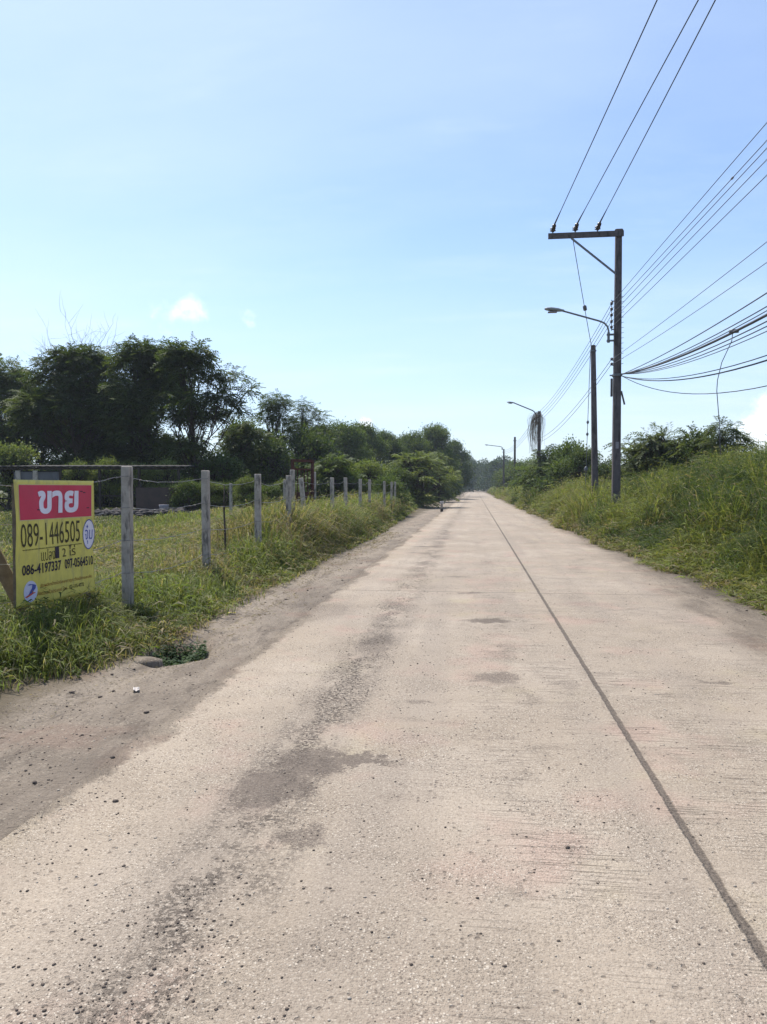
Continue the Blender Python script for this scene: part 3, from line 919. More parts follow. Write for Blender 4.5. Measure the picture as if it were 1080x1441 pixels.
big_tree(428, 559, 50, 8, .9, 14, .45, .45, .7, 'small forked tree with a gap of sky beside its crown', leaf=.13, nleaf=75, lobes=[(1.1, 0, 5.6, .75), (1.5, 0, 4.8, .7), (.3, 0, 5.9, .8), (-.3, 0, 5.2, .8)])
big_tree(340, 590, 42, 9, 1.3, 14, .2, .5, .8, 'small dark tree with a leaning top right of the airy tree', nleaf=70)

# bare dead tree poking over the crowns
base, H = px_plant(105, 468, 44)
mb = MB(); g = np.random.default_rng(5)
def twig(p, d, L, r, lev):
    n = 5; pts = [p]
    for i in range(n):
        d = d + g.normal(0, .13, 3); d /= np.linalg.norm(d); pts.append(pts[-1] + d * L / n)
    mb.tube(pts, np.linspace(r, r * .35, n + 1), 5, False)
    if lev > 0:
        for k in range(4):
            q0 = pts[2 + k % 4]; dd = d * .6 + g.normal(0, .55, 3); dd[2] = abs(dd[2]) * .8 + .35; dd /= np.linalg.norm(dd)
            twig(q0, dd, L * (.45 + .25 * g.random()), r * .5, lev - 1)
for k in range(7):
    a = g.random() * 6.28
    d0 = np.array([.42 * math.cos(a) * (1 if k else 0), .42 * math.sin(a) * (1 if k else 0), 1.0]); d0 /= np.linalg.norm(d0)
    twig(np.array([0, 0, H * .62]) + d0 * [3.2, 1.5, 0], d0, H * .33 * (.75 + .3 * g.random()), .028, 2)
    mb.tube(bez(np.array([0, 0, H * .3]), np.array([d0[0] * 1.5, d0[1], H * .45]), np.array([0, 0, H * .62]) + d0 * [3.2, 1.5, 0], 6), np.linspace(.07, .03, 6), 6, False)
mb.tube([(0, 0, -.2), (.05, 0, H * .2), (0, 0, H * .36)], [.14, .11, .08], 7)
t = empty('dead_tree', base)
tag(t, 'bare dead tree whose grey twigs stick up over the broad dense tree', 'tree')
mb.build('trunk', M['twig'], t, True)

# ---- shrub prototypes (unit-ish height 1, scaled per copy)
SH = []
for i, (cols, leaf, style) in enumerate([(BUSHC, .055, 's'), (LIGHTC, .045, 's'), (DARKC, .05, 's'), (BUSHC, .06, 'pinnate'), (TREEC, .05, 's'), (GREYC, .05, 'pinnate'), (LIGHTC, .048, 'pinnate')]):
    lb = rlobes(40 + i, 26, .95, .48, .48, .10, .13, .24)
    wm, lm = plant_meshes(60 + i, 1.0, .5, .03, lb, 'pinnate' if style == 'pinnate' else 'simple', leaf, cols, 2000 if style != 'pinnate' else 1000, nstem=3)
    SH.append((wm, lm))


def shrub(px, py, z, width_px, proto, label, group, name='shrub', drop=.15, cat='shrub'):
    base, H = px_plant(px, py, z, drop)
    wd = width_px * z / F
    return add_plant(name, SH[proto], base, random.random() * 6.28, (wd, wd, H / 1.02), label, cat, group, 'stems', 'foliage', 'bark', 'leaf')


G1 = 'shrubs behind the field'
shrub(18, 628, 34, 90, 1, 'light green shrub beside the grey wall at the left edge', G1)
shrub(150, 622, 42, 80, 1, 'small yellowish shrub under the broad dense tree', G1)
shrub(90, 640, 39, 110, 2, 'dark shrub just above the yellow sign', G1)
shrub(225, 640, 40, 80, 0, 'mid green shrub behind the brown wall panel', G1)
shrub(300, 635, 38, 90, 2, 'dark shrub directly under the airy tree', G1)
shrub(345, 596, 45, 80, 4, 'tall climbing dark shrub left of the slender tree', G1)
shrub(385, 612, 44, 90, 2, 'dark rounded shrub under the slender tree', G1)
shrub(430, 600, 47, 90, 2, 'dark shrub under the forked small tree, behind the rusty gate', G1)
shrub(470, 640, 40, 70, 3, 'feathery mid green shrub right of the rusty gate', G1)
shrub(515, 650, 45, 80, 1, 'light green shrub left of the big roadside bush', G1)
shrub(545, 665, 40, 50, 0, 'low green shrub behind the farthest fence posts', G1)
for (px, py, lab) in ((112, 652, 'light green shrub seen under the shed roof, between the sign and the first post'), (150, 648, 'light green shrub under the shed roof, just left of the first post'),
                     (196, 655, 'light green shrub under the shed roof, right of the first post'), (236, 650, 'light green shrub at the right end of the shed')):
    shrub(px, py, 36, 56, 1, lab, 'light shrubs behind the shed')
G2 = 'leafy hedge plants at the edge of the field'
HL = ['leftmost hedge plant, beside the brown wall panel', 'second hedge plant, left of the thin bare sapling stake', 'third hedge plant, behind the thin bare sapling stake',
      'fourth hedge plant, behind the third fence post', 'fifth hedge plant, right of the third fence post', 'rightmost hedge plant, left of the paired fence posts']
for i, px in enumerate((262, 292, 320, 348, 376, 402)):
    shrub(px, 672 + (i * 7) % 10, 30.5 + (i % 3) * .7, 48, 1 if i % 2 else 0, HL[i], G2, 'hedge_plant', .05)

G3 = 'tall thicket trees left of the road'
TL = ['leftmost dark thicket tree, behind the rusty gate', 'dark thicket tree above the gap between gate and bush', 'pointed dark thicket tree in the middle of the thicket',
      'lower thicket tree right of the pointed one', 'broad thicket tree above the big roadside bush', 'tallest thicket tree behind the big roadside bush', 'last thicket tree, sloping down to the road end']
SHT = []
for i in range(3):
    lb = rlobes(140 + i, 64, 8.4, 3.4, 3.4, .5, .5, 1.15)
    SHT.append(plant_meshes(150 + i, 8.5, 3.0, .14, lb, 'simple', .24, (DARKC, BUSHC, TREEC)[i], 120, nstem=2))
for i, (px, py, z) in enumerate([(452, 606, 66), (488, 600, 72), (512, 604, 80), (545, 614, 84), (580, 612, 92), (612, 606, 100), (636, 626, 125)]):
    base, H = px_plant(px, py, z, .3)
    s = H / 8.4
    add_plant('thicket_tree', SHT[i % 3], base, i * 1.3, (s * .95, s * .95, s), TL[i], 'tree', G3)
shrub(582, 636, 58, 100, 6, 'big light green roadside bush at the end of the fence, its shadow reaching the road', 'roadside bushes left of the road', 'roadside_bush', .2)
shrub(556, 654, 55, 64, 0, 'green bush in front of the big roadside bush, beside the last fence post', 'roadside bushes left of the road', 'roadside_bush', .2)
shrub(607, 636, 80, 62, 6, 'darker roadside bush just beyond the big light green one', 'roadside bushes left of the road', 'roadside_bush', .2)
shrub(627, 646, 108, 38, 0, 'dark roadside bush past the pale marker post', 'roadside bushes left of the road', 'roadside_bush', .2)
shrub(641, 662, 150, 26, 2, 'farthest dark roadside bush left of the road end', 'roadside bushes left of the road', 'roadside_bush', .2)

G4 = 'bushes on the right bank'
RB = [(706, 660, 150, 30, 2, 'farthest bush on the right bank, at the road end'), (724, 650, 118, 46, 4, 'dark bank bush under the short far pole'),
      (746, 642, 88, 58, 0, 'mid green bank bush left of the vine covered lamp pole'), (782, 628, 60, 76, 3, 'feathery bank bush in front of the vine covered lamp pole'),
      (808, 614, 52, 62, 0, 'dark bank bush with a raised top left of the leaning pole'), (825, 634, 48, 70, 4, 'green bank bush directly behind the leaning pole'),
      (803, 640, 50, 78, 0, 'lower green bank bush left of the leaning pole'), (768, 652, 62, 66, 1, 'lower feathery bank bush below the vine covered pole'),
      (858, 648, 40, 60, 2, 'dark bank bush between the leaning pole and the tall pole'),
      (908, 602, 33, 96, 5, 'grey green bank bush just right of the tall pole'), (948, 590, 32, 110, 5, 'tallest feathery bush right of the tall pole'),
      (985, 612, 31, 90, 4, 'dark bank bush between the feathery bush and the thin tree'), (1065, 636, 24, 80, 2, 'dark bank shrub at the right edge under the cables'),
      (1040, 668, 17.5, 84, 4, 'dark leafy weed clump in the middle of the right bank grass'),
      (1090, 628, 21, 70, 0, 'green bank shrub cut by the right edge')]
for (px, py, z, w_, pr, lab) in RB:
    shrub(px, py, z, w_, pr, lab, G4, 'bank_bush', .3)
base, H = px_plant(1018, 590, 29, .2)
lb = [(0, 0, H - .4, .45), (-.25, .1, H - .9, .4), (.5, 0, H - .75, .4), (.95, .1, H - 1.05, .35), (.2, 0, H - 1.3, .5), (-.3, 0, H - 1.6, .5), (.7, 0, H - 1.7, .5), (1.1, 0, H - 1.9, .4), (.1, 0, H - 2.1, .6)]
add_plant('thin_tree', plant_meshes(77, H, .8, .05, lb, 'pinnate', .12, GREYC, 420), base, 0, 1, 'thin young tree with layered feathery leaves on the right bank', 'tree', None)

# far woods closing the road
parts = []
g = np.random.default_rng(99)
for i in range(60):
    px = 560 + 260 * g.random() if i < 36 else 630 + 80 * g.random(); z = 230 + 130 * g.random()
    py = np.interp(px, [560, 640, 652, 664, 676, 700, 716, 740, 760, 820], [618, 630, 634, 642, 646, 640, 640, 652, 655, 655]) + 8 * g.random()
    tp = W(px, py, z); H = tp[2]; wx = 4.0
    lb = rlobes(300 + i, 9, H - 1, wx, wx, .5, 1.6, 2.6) + [(g.normal(0, 3), 0, 1.5 + g.random(), 2.4), (g.normal(0, 3), 0, 3 + g.random(), 2.4)]
    for (lx, ly, lz, lr) in lb:
        P, d = lobe_points(int(26 * lr ** 2), np.array([tp[0] + lx, tp[1] + ly, lz]), lr, .8)
        n = len(P)
        C = lerpc((.034, .056, .032), (.066, .092, .046), np.clip(RNG.random(n) * .6 + .5 * RNG.random(), 0, 1))
        parts.append(leaves(P, d + RNG.normal(0, .6, (n, 3)), np.stack([RNG.normal(0, .6, n), RNG.normal(0, .6, n), np.ones(n)], 1), .75 * (.6 + .8 * RNG.random(n)), .45, C))
for sgn in (-1, 1):       # continuous low woods either side, reaching the horizon
    for i in range(46):
        y = 150 + 260 * g.random(); x = sgn * (14 + 160 * g.random() ** 1.4); H = (5 + 3.5 * g.random()) if sgn < 0 else (3.6 + 1.6 * g.random())
        for (lx, ly, lz, lr) in rlobes(500 + i, 6, H, 4, 4, .6, 1.6, 2.6):
            P, d = lobe_points(int(16 * lr ** 2), np.array([x + lx, y + ly, lz]), lr, .8); n = len(P)
            C = lerpc((.034, .056, .032), (.066, .092, .046), np.clip(RNG.random(n) * .6 + .5 * RNG.random(), 0, 1))
            parts.append(leaves(P, d + RNG.normal(0, .6, (n, 3)), np.stack([RNG.normal(0, .6, n), RNG.normal(0, .6, n), np.ones(n)], 1), .8 * (.6 + .8 * RNG.random(n)), .5, C))
v, q, c = merge(parts)
tag(link('distant_woods', np_mesh('distant_woods', v, [q], c), M['leaf_tree']), 'dark distant woods closing the end of the road', 'woods', kind='stuff')

# ------------------------------------------------------------------ fence
PG = 'concrete fence posts along the verge'
POSTS = [(178, 656, 8.85, 0, 'nearest concrete fence post, right of the yellow sign'), (290, 662, 11.4, 0, 'second nearest concrete fence post, with dry grass at its foot'),
         (363, 667, 14.0, 0, 'third concrete fence post, right of the thin bare sapling stake'), (406, 669, 16.6, 0, 'front post of the close pair of concrete posts'),
         (411, 661, 18.6, 0, 'taller rear post of the close pair of concrete posts'), (433, 672, 19.4, -.10, 'concrete fence post leaning left beside the rusty gate'),
         (468, 672, 21.8, 0, 'first upright concrete post right of the rusty gate'), (487, 672, 24.4, 0, 'second upright concrete post right of the rusty gate'),
         (507, 674, 27.0, 0, 'third upright concrete post right of the rusty gate'), (520, 675, 29.6, 0, 'fourth upright concrete post right of the rusty gate'),
         (541, 677, 33, 0, 'third last of the small far fence posts'), (550, 678, 36, .03, 'second last of the small far fence posts'), (556, 678, 39, 0, 'last fence post, beside the green bush')]
strands = [[], [], [], []]
ptops = []
for i, (px, py, z, tilt, lab) in enumerate(POSTS):
    tp = W(px, py, z)
    gz_ = float(ground_z(tp[0], tp[1]))
    H = tp[2] - gz_
    t = empty('fence_post', (tp[0], tp[1], gz_), 0.03 * random.uniform(-1, 1))
    t.rotation_euler[1] = tilt + random.uniform(-.008, .008)
    tag(t, lab, 'fence post', PG)
    mb = MB(); mb.prism8((-.055, -.055, -.3), (.055, .055, H), .010, .97); mb.build('post_shaft', M['concrete_post'], t)
    if z < 20:
        for hz in (.93, .72, .5, .28):
            ties = MB(); ties.tube([(-.058, -.058, hz * H), (.058, -.058, hz * H + .004), (.058, .058, hz * H), (-.058, .058, hz * H + .004), (-.058, -.058, hz * H)], .004, 5)
            ties.build('wire_tie', M['barbed'], t)
    ptops.append((tp[0], tp[1], gz_, H))
# four barbed wire strands (each one thing), hung from post to post
order = [0, 1, 2, 3, 5, 6, 7, 8, 9, 10, 11, 12]
tp0 = (ptops[0][0] - .25, 6.1, float(ground_z(-4.15, 6.1)), 1.68)
start = (ptops[0][0] - .25, 3.2, float(ground_z(-4.15, 3.2)), 1.68)
SL = ['topmost barbed wire strand of the post fence', 'second barbed wire strand from the top of the post fence', 'third barbed wire strand from the top of the post fence', 'lowest barbed wire strand of the post fence, in the grass']
for k, hz in enumerate((.93, .72, .5, .28)):
    pts = []
    pl = [start, tp0] + [ptops[i] for i in order]
    g = np.random.default_rng(k)
    for a, b_ in zip(pl[:-1], pl[1:]):
        A = np.array([a[0] - .066, a[1], a[2] + hz * a[3]]); B = np.array([b_[0] - .066, b_[1], b_[2] + hz * b_[3]])
        sag = .03 + .06 * g.random()
        for u in np.linspace(0, 1, 14)[:-1]:
            p = A * (1 - u) + B * u; p[2] -= sag * 4 * u * (1 - u); pts.append(p + g.normal(0, .004, 3))
    pts.append(B)
    mb = MB(); mb.tube(pts, .0042, 5)
    acc = 0
    for i in range(1, len(pts)):                    # barbs
        L = np.linalg.norm(pts[i] - pts[i - 1]); n = int(L / .12)
        if pts[i][1] > 16: break
        for u in range(n):
            p = pts[i - 1] + (pts[i] - pts[i - 1]) * (u + .5) / max(n, 1); d = g.normal(0, 1, 3); d[1] *= .3; d /= np.linalg.norm(d)
            mb.tube([p - d * .014, p + d * .014], .0022, 3)
    tag(mb.build('barbed_wire', M['barbed'], None), SL[k], 'wire', 'barbed wire strands of the post fence')

# posts of the second, farther fence
for (px, py, z, H, lab) in [(325, 680, 24, 1.2, 'thin grey far post left of the third concrete post'), (401, 675, 23, 1.3, 'thin grey far post just left of the close pair of posts'), (443, 664, 23.5, 1.5, 'thin bare stake right of the rusty gate')]:
    tp = W(px, py, z); gz_ = float(ground_z(tp[0], tp[1]))
    t = empty('thin_post', (tp[0], tp[1], gz_)); tag(t, lab, 'post', 'thin posts in the field')
    mb = MB(); mb.prism8((-.045, -.045, -.2), (.045, .045, tp[2] - gz_), .012, .9); mb.build('post_shaft', M['concrete_post'], t)
    mb = MB(); mb.box((-.05, -.05, (tp[2] - gz_) * .8), (.05, .05, (tp[2] - gz_) * .8 + .02)); mb.build('wire_tie', M['barbed'], t)

# sapling stake in the field
tp = W(316, 682, 13); gz_ = float(ground_z(tp[0], tp[1])); H = tp[2] - gz_
t = empty('dry_sapling', (tp[0], tp[1], gz_)); tag(t, 'thin bare dark sapling stake with a small fork between the second and third posts', 'sapling')
mb = MB(); mb.tube([(0, 0, -.1), (.01, 0, H * .4), (-.01, 0, H * .75), (.0, 0, H)], [.022, .018, .014, .008], 6); mb.build('stem', M['bark'], t, True)
mb = MB(); mb.tube([(0, 0, H * .72), (.05, 0, H * .85), (.07, .02, H * .97)], [.010, .008, .004], 5); mb.build('branch', M['bark'], t, True)

# rusty gate
a = W(412, 650, 22.0); b_ = W(440, 650, 22.6)
ga, gb = np.array([a[0], a[1]]), np.array([b_[0], b_[1]])
gz_ = float(ground_z(a[0], a[1])); H = W(412, 646, 22)[2] - gz_
wd = float(np.linalg.norm(gb - ga)); rz = math.atan2(gb[1] - ga[1], gb[0] - ga[0])
t = empty('rusty_gate', (a[0], a[1], gz_), rz); tag(t, 'narrow rusty red steel gate frame behind the leaning fence post', 'gate')
for x in (0, wd):
    mb = MB(); mb.box((x - .035, -.035, -.1), (x + .035, .035, H)); mb.build('upright', M['rust'], t)
mb = MB(); mb.box((.035, -.03, H - .08), (wd - .035, .03, H)); mb.box((.035, -.03, H - .32), (wd - .035, .03, H - .27)); mb.build('top_bar', M['rust'], t)
mb = MB()
for k in range(6):
    x = .06 + (wd - .12) * k / 5
    mb.tube([(x, 0, .3), (x, 0, H - .32)], .014, 6)
mb.box((.035, -.02, .28), (wd - .035, .02, .33)); mb.box((.035, .004, .35), (wd - .035, .010, H * .55))
mb.build('gate_leaf', M['rust'], t)

# ------------------------------------------------------------------ for-sale sign
A = W(20, 675, 6.9); B = W(132, 677, 8.2); Cb = W(27, 858, 6.9)
uv = np.array([B[0] - A[0], B[1] - A[1], 0]); SW = float(np.linalg.norm(uv)); uv /= SW
SHT_ = float(A[2] - Cb[2])
sz0 = float(Cb[2])
rz = math.atan2(uv[1], uv[0])
sign = empty('sale_sign', (A[0], A[1], float(ground_z(A[0], A[1]))), rz)
tag(sign, 'yellow and red vinyl land for sale sign with phone numbers on the fence', 'sign')
zb = sz0 - float(sign.location[2])


def bulge(u, v):
    return .016 * math.sin(u * 5 + v * 2) * math.sin(v * 3.1) + .0035 * math.sin(u * 17 + v * 9) * math.sin(v * 6 + u * 3) + .004 * math.exp(-((u - .2 - .35 * v) / .03) ** 2)


# local: x along sign, z up, front = -y
nu, nv = 48, 40
V = []; Fs = []
for side in (0, 1):
    for i in range(nu + 1):
        for j in range(nv + 1):
            u, v = i / nu, j / nv
            scal = .012 * math.sin(v * math.pi * 3 + 1) * (1 if i in (0, nu) else 0)
            V.append((u * SW + scal * .5, .003 * side - bulge(u, v), zb + v * SHT_ - .02 * (u - .0) * (1 - v)))
n1 = (nu + 1) * (nv + 1)
for i in range(nu):
    for j in range(nv):
        k = i * (nv + 1) + j
        Fs.append((k, k + nv + 1, k + nv + 2, k + 1)); Fs.append((n1 + k, n1 + k + 1, n1 + k + nv + 2, n1 + k + nv + 1))
edge = [i * (nv + 1) for i in range(nu + 1)] + [nu * (nv + 1) + j for j in range(1, nv + 1)] + [i * (nv + 1) + nv for i in range(nu - 1, -1, -1)] + [j for j in range(nv - 1, 0, -1)]
for k in range(len(edge)):
    a_, b2 = edge[k], edge[(k + 1) % len(edge)]
    Fs.append((a_, n1 + a_, n1 + b2, b2))
mb = MB(); mb.add(V, Fs); panel = mb.build('panel', M['vinyl'], sign, True)


def on_sign(pts, faces, name, mat, lift=.002, parent=None):
    """pts in (u, vfromtop) fractions of the sign"""
    V = []
    for (u, vt) in pts:
        v = 1 - vt
        V.append((u * SW, -bulge(u, v) - lift, zb + v * SHT_ - .02 * u * (1 - v)))
    me = bpy.data.meshes.new(name); me.from_pydata(V, [], faces); me.update()
    return link(name, me, M[mat], parent or sign)


def grid_rect(u0, v0, u1, v1, n=40):
    P = [(u0 + (u1 - u0) * i / n, v0 + (v1 - v0) * j / n) for i in range(n + 1) for j in range(n + 1)]
    Fq = [(i * (n + 1) + j, i * (n + 1) + j + 1, (i + 1) * (n + 1) + j + 1, (i + 1) * (n + 1) + j) for i in range(n) for j in range(n)]
    return P, Fq


def ellipse(cu, cv, ru, rv, n=28, inner=0.0):
    P = [(cu, cv)] if inner == 0 else []
    Fq = []
    if inner == 0:
        P += [(cu + ru * math.cos(a), cv + rv * math.sin(a)) for a in np.linspace(0, 2 * math.pi, n, endpoint=False)]
        Fq = [(0, 1 + (k + 1) % n, 1 + k) for k in range(n)]
    else:
        P = [(cu + ru * s_ * math.cos(a), cv + rv * s_ * math.sin(a)) for s_ in (1, inner) for a in np.linspace(0, 2 * math.pi, n, endpoint=False)]
        Fq = [(k, n + k, n + (k + 1) % n, (k + 1) % n) for k in range(n)]
    return P, Fq


def text_geo(body, offset=0.0, res=3):
    cu = bpy.data.curves.new('lettering', 'FONT'); cu.body = body; cu.resolution_u = res; cu.offset = offset
    o = bpy.data.objects.new('lettering', cu); COL.objects.link(o)
    dg = bpy.context.evaluated_depsgraph_get(); dg.update()
    me = o.evaluated_get(dg).to_mesh()
    V = np.array([v.co[:] for v in me.vertices]); Fp = [tuple(p.vertices) for p in me.polygons]
    o.evaluated_get(dg).to_mesh_clear()
    bpy.data.objects.remove(o); bpy.data.curves.remove(cu)
    return V, Fp


def sign_text(body, u0, v0, u1, v1, mat, offset=0.0, lift=.004, name='lettering', slope=0.0):
    V, Fp = text_geo(body, offset)
    lo, hi = V.min(0), V.max(0)
    P = []
    for p in V:
        a_ = (p[0] - lo[0]) / (hi[0] - lo[0]); c_ = (p[1] - lo[1]) / (hi[1] - lo[1])
        P.append((u0 + (u1 - u0) * a_, v1 + (v0 - v1) * c_ + slope * a_))
    return on_sign(P, Fp, name, mat, lift)


P, Fq = grid_rect(.038, .034, .968, .322); on_sign(P, Fq, 'border', 'cream', .0015)
P, Fq = grid_rect(.044, .040, .962, .315); redp = on_sign(P, Fq, 'header_panel', 'red', .003)
sign_text('ขาย', .255, .085, .775, .275, 'white', .035, .006)
for (u_, v_) in ((.24, .235), (.80, .09), (.84, .10), (.89, .235)):
    P, Fq = grid_rect(u_, v_, u_ + .035, v_ + .008, 2); on_sign(P, Fq, 'crease_mark', 'ink', .006)
sign_text('089-1446505', .045, .345, .805, .53, 'inkbrown', -.004, .004)
# dotted rule
pts = []; fs = []
for k in range(46):
    u_ = .065 + .77 * k / 46; v_ = .548
    b0 = len(pts); pts += [(u_, v_), (u_ + .009, v_), (u_ + .009, v_ + .008), (u_, v_ + .008)]; fs.append((b0, b0 + 3, b0 + 2, b0 + 1))
on_sign(pts, fs, 'dotted_line', 'inkbrown', .004)
P, Fq = ellipse(.925, .475, .078, .132); on_sign(P, Fq, 'badge', 'white', .003)
P, Fq = ellipse(.925, .475, .079, .134, 32, .93); on_sign(P, Fq, 'badge_outline', 'inkblue', .0045)
sign_text('จุ๋ม', .875, .39, .975, .56, 'inkblue', 0, .005)
sign_text('แปลง', .275, .56, .455, .655, 'inkbrown', -.006, .004)
P, Fq = grid_rect(.455, .555, .51, .65, 2); on_sign(P, Fq, 'blackout', 'ink', .005)
sign_text('2', .56, .575, .61, .645, 'inkbrown', .0, .004)
sign_text('ไร่', .65, .555, .74, .645, 'inkbrown', .0, .004)
sign_text('086-4197337', .06, .668, .535, .752, 'ink', .022, .004)
sign_text('097-0564510', .585, .668, .985, .752, 'ink', .018, .004)
sign_text('รับผลิตป้ายไวนิลราคาถูก ทั้งปลีกและส่ง', .265, .835, .955, .875, 'inkorange', .006, .004)
sign_text('ส่งด่วนทั่วประเทศ โทร', .23, .895, .61, .93, 'inkorange', .006, .004)
sign_text('02-115-4772', .64, .895, .84, .927, 'inkbrown', .014, .004)
P, Fq = ellipse(.155, .885, .078, .085); on_sign(P, Fq, 'logo_disc', 'lilac', .003)
def stroke(path, w, mat, nm):
    P, Fq = [], []
    for k, (a_, b2) in enumerate(path):
        P += [(a_ - w[k], b2), (a_ + w[k], b2 + .006)]
    Fq = [(2 * k, 2 * k + 2, 2 * k + 3, 2 * k + 1) for k in range(len(path) - 1)]
    on_sign(P, Fq, nm, mat, .005)
stroke([(.13, .83), (.17, .825), (.195, .835), (.19, .86), (.165, .885), (.14, .91)], [.012, .02, .022, .02, .016, .01], 'inkblue', 'logo_swoosh')
stroke([(.10, .925), (.14, .912), (.175, .90), (.205, .895)], [.012, .014, .014, .008], 'inkred', 'logo_stroke')
stroke([(.165, .872), (.175, .885), (.17, .90)], [.01, .012, .01], 'inkorange', 'logo_accent')
# wooden stakes behind the banner
for (u_, nm) in ((.05, 'stake'), (.95, 'stake')):
    mb = MB(); mb.box((u_ * SW - .02, .022, -.25), (u_ * SW + .02, .06, zb + SHT_ * .97)); mb.build(nm, M['wood'], sign)
# plank brace leaning against the fence behind the sign
p0 = W(-14, 768, 7.15); p1 = W(30, 850, 7.25)
d = p1 - p0; p1 = p1 + d * .35; p0 = p0 - d * .5
t = empty('timber_brace', (float(p1[0]), float(p1[1]), 0)); tag(t, 'grey timber plank leaning diagonally behind the left edge of the yellow sign', 'plank')
mb = MB(); o_ = np.array([p1[0], p1[1], 0]); mb.bar(p0 - o_, p1 - o_, .035, .13, (0, 0, 1)); mb.build('plank', M['wood'], t)
mb = MB(); mb.tube([p0 - o_ + (p1 - p0) * .45 + [0, -.03, .06], p0 - o_ + (p1 - p0) * .45 + [0, .05, .06]], .008, 6); mb.build('nail', M['barbed'], t)

# ------------------------------------------------------------------ shed, walls, debris across the field
def wall_box(name, pxa, pxb, pyt, z, th, mat, label, cat, piers=None):
    a = W(pxa, pyt, z); b2 = W(pxb, pyt, z); gz_ = float(ground_z(a[0], a[1])); H = a[2] - gz_
    L = float(np.linalg.norm((b2 - a)[:2])); rz = math.atan2(b2[1] - a[1], b2[0] - a[0])
    t = empty(name, (a[0], a[1], gz_), rz); tag(t, label, cat)
    return t, L, H


t, L, H = wall_box('low_wall', 21, 82, 664, 30, .15, 'greywall', 'low grey rendered wall with two piers behind the top of the sign', 'wall')
mb = MB(); mb.box((0, -.07, -.2), (L, .07, H)); mb.build('wall_panel', M['greywall'], t)
for x in (L * .1, L * .5):
    mb = MB(); mb.box((x - .10, -.12, -.2), (x + .10, -.07, H + .05)); mb.build('pier', M['concrete_post'], t)
mb = MB(); mb.box((-.05, -.10, H), (L + .05, .10, H + .04)); mb.build('coping', M['roofsheet'], t)

t, L, H = wall_box('open_shed', -20, 255, 655, 33, .1, 'darkwood', 'low dark open timber shed with a flat roof under the big trees', 'shed')
mb = MB()
nr = 60
for k in range(nr):
    x0 = -.3 + (L + .6) * k / nr; x1 = -.3 + (L + .6) * (k + 1) / nr; zz = H - .05 + (.02 if k % 2 else 0)
    mb.add([(x0, -.5, zz), (x1, -.5, zz + (.02 if k % 2 == 0 else -.02)), (x1, 1.0, zz + .08), (x0, 1.0, zz + .08), (x0, -.5, zz - .05), (x1, -.5, zz - .05), (x1, 1.0, zz + .03), (x0, 1.0, zz + .03)],
           [(0, 1, 2, 3), (4, 7, 6, 5), (0, 4, 5, 1), (1, 5, 6, 2), (2, 6, 7, 3), (3, 7, 4, 0)])
mb.build('roof', M['roofsheet'], t)
mb = MB(); mb.box((-.3, -.42, H - .19), (L + .3, -.34, H - .10)); mb.build('beam', M['darkwood'], t)
for k in range(6):
    x = L * k / 5
    mb = MB(); mb.box((x - .05, -.43, -.2), (x + .05, -.33, H - .19)); mb.build('upright', M['darkwood'], t)
for x0, x1, zz in ((L * .55, L * .75, .62), (0, L * .4, .5)):
    mb = MB(); mb.box((x0, -.33, zz), (x1, -.28, zz + .07)); mb.build('rail', M['darkwood'], t)

t, L, H = wall_box('wall_panel', 192, 256, 686, 30.5, .1, 'brownwall', 'low brown sheet wall beyond the first fence post', 'wall')
mb = MB(); mb.box((0, -.03, -.1), (L, .03, H)); mb.build('sheet', M['brownwall'], t)
for x in (0, L * .5, L):
    mb = MB(); mb.box((x - .04, .03, -.1), (x + .04, .09, H + .03)); mb.build('batten', M['darkwood'], t)
tp = W(231, 706, 29.5); gz_ = float(ground_z(tp[0], tp[1]))
t = empty('bucket', (tp[0], tp[1], gz_)); tag(t, 'small grey plastic bucket in front of the brown sheet wall', 'bucket')
mb = MB(); mb.tube([(0, 0, 0), (0, 0, .28), (0, 0, .36)], [.15, .19, .20], 14); mb.build('bucket_body', M['plastic'], t, True)
mb = MB(); mb.tube([(.2 * math.cos(a), .02, .34 - .12 * math.sin(a)) for a in np.linspace(0, math.pi, 9)], .006, 5); mb.build('handle', M['steel'], t)
n = 420
tpa = W(130, 718, 29); tpb = W(258, 718, 29)
u_ = RNG.random(n); P = tpa[None] * (1 - u_[:, None]) + tpb[None] * u_[:, None] + RNG.normal(0, .3, (n, 3)) * [1, 1, 0]
P[:, 2] = ground_z(P[:, 0], P[:, 1]) + .12 * RNG.random(n)
v, q = stones(P, .06 + .16 * RNG.random(n) ** 2)
tag(link('debris', np_mesh('debris', v, [q]), M['debris']), 'dark rubble and scrap heaped along the foot of the brown sheet wall', 'debris', kind='stuff')
LIT = [(172, 709, 29, 'white scrap lying on the rubble left of the bucket'), (220, 716, 28.6, 'white scrap lying on the rubble below the bucket'), (192, 971 - 0, None, 'small white paper scrap on the dirt shoulder'),
       (326, 858, 9.2, 'crumpled pale yellow scrap at the grass edge')]
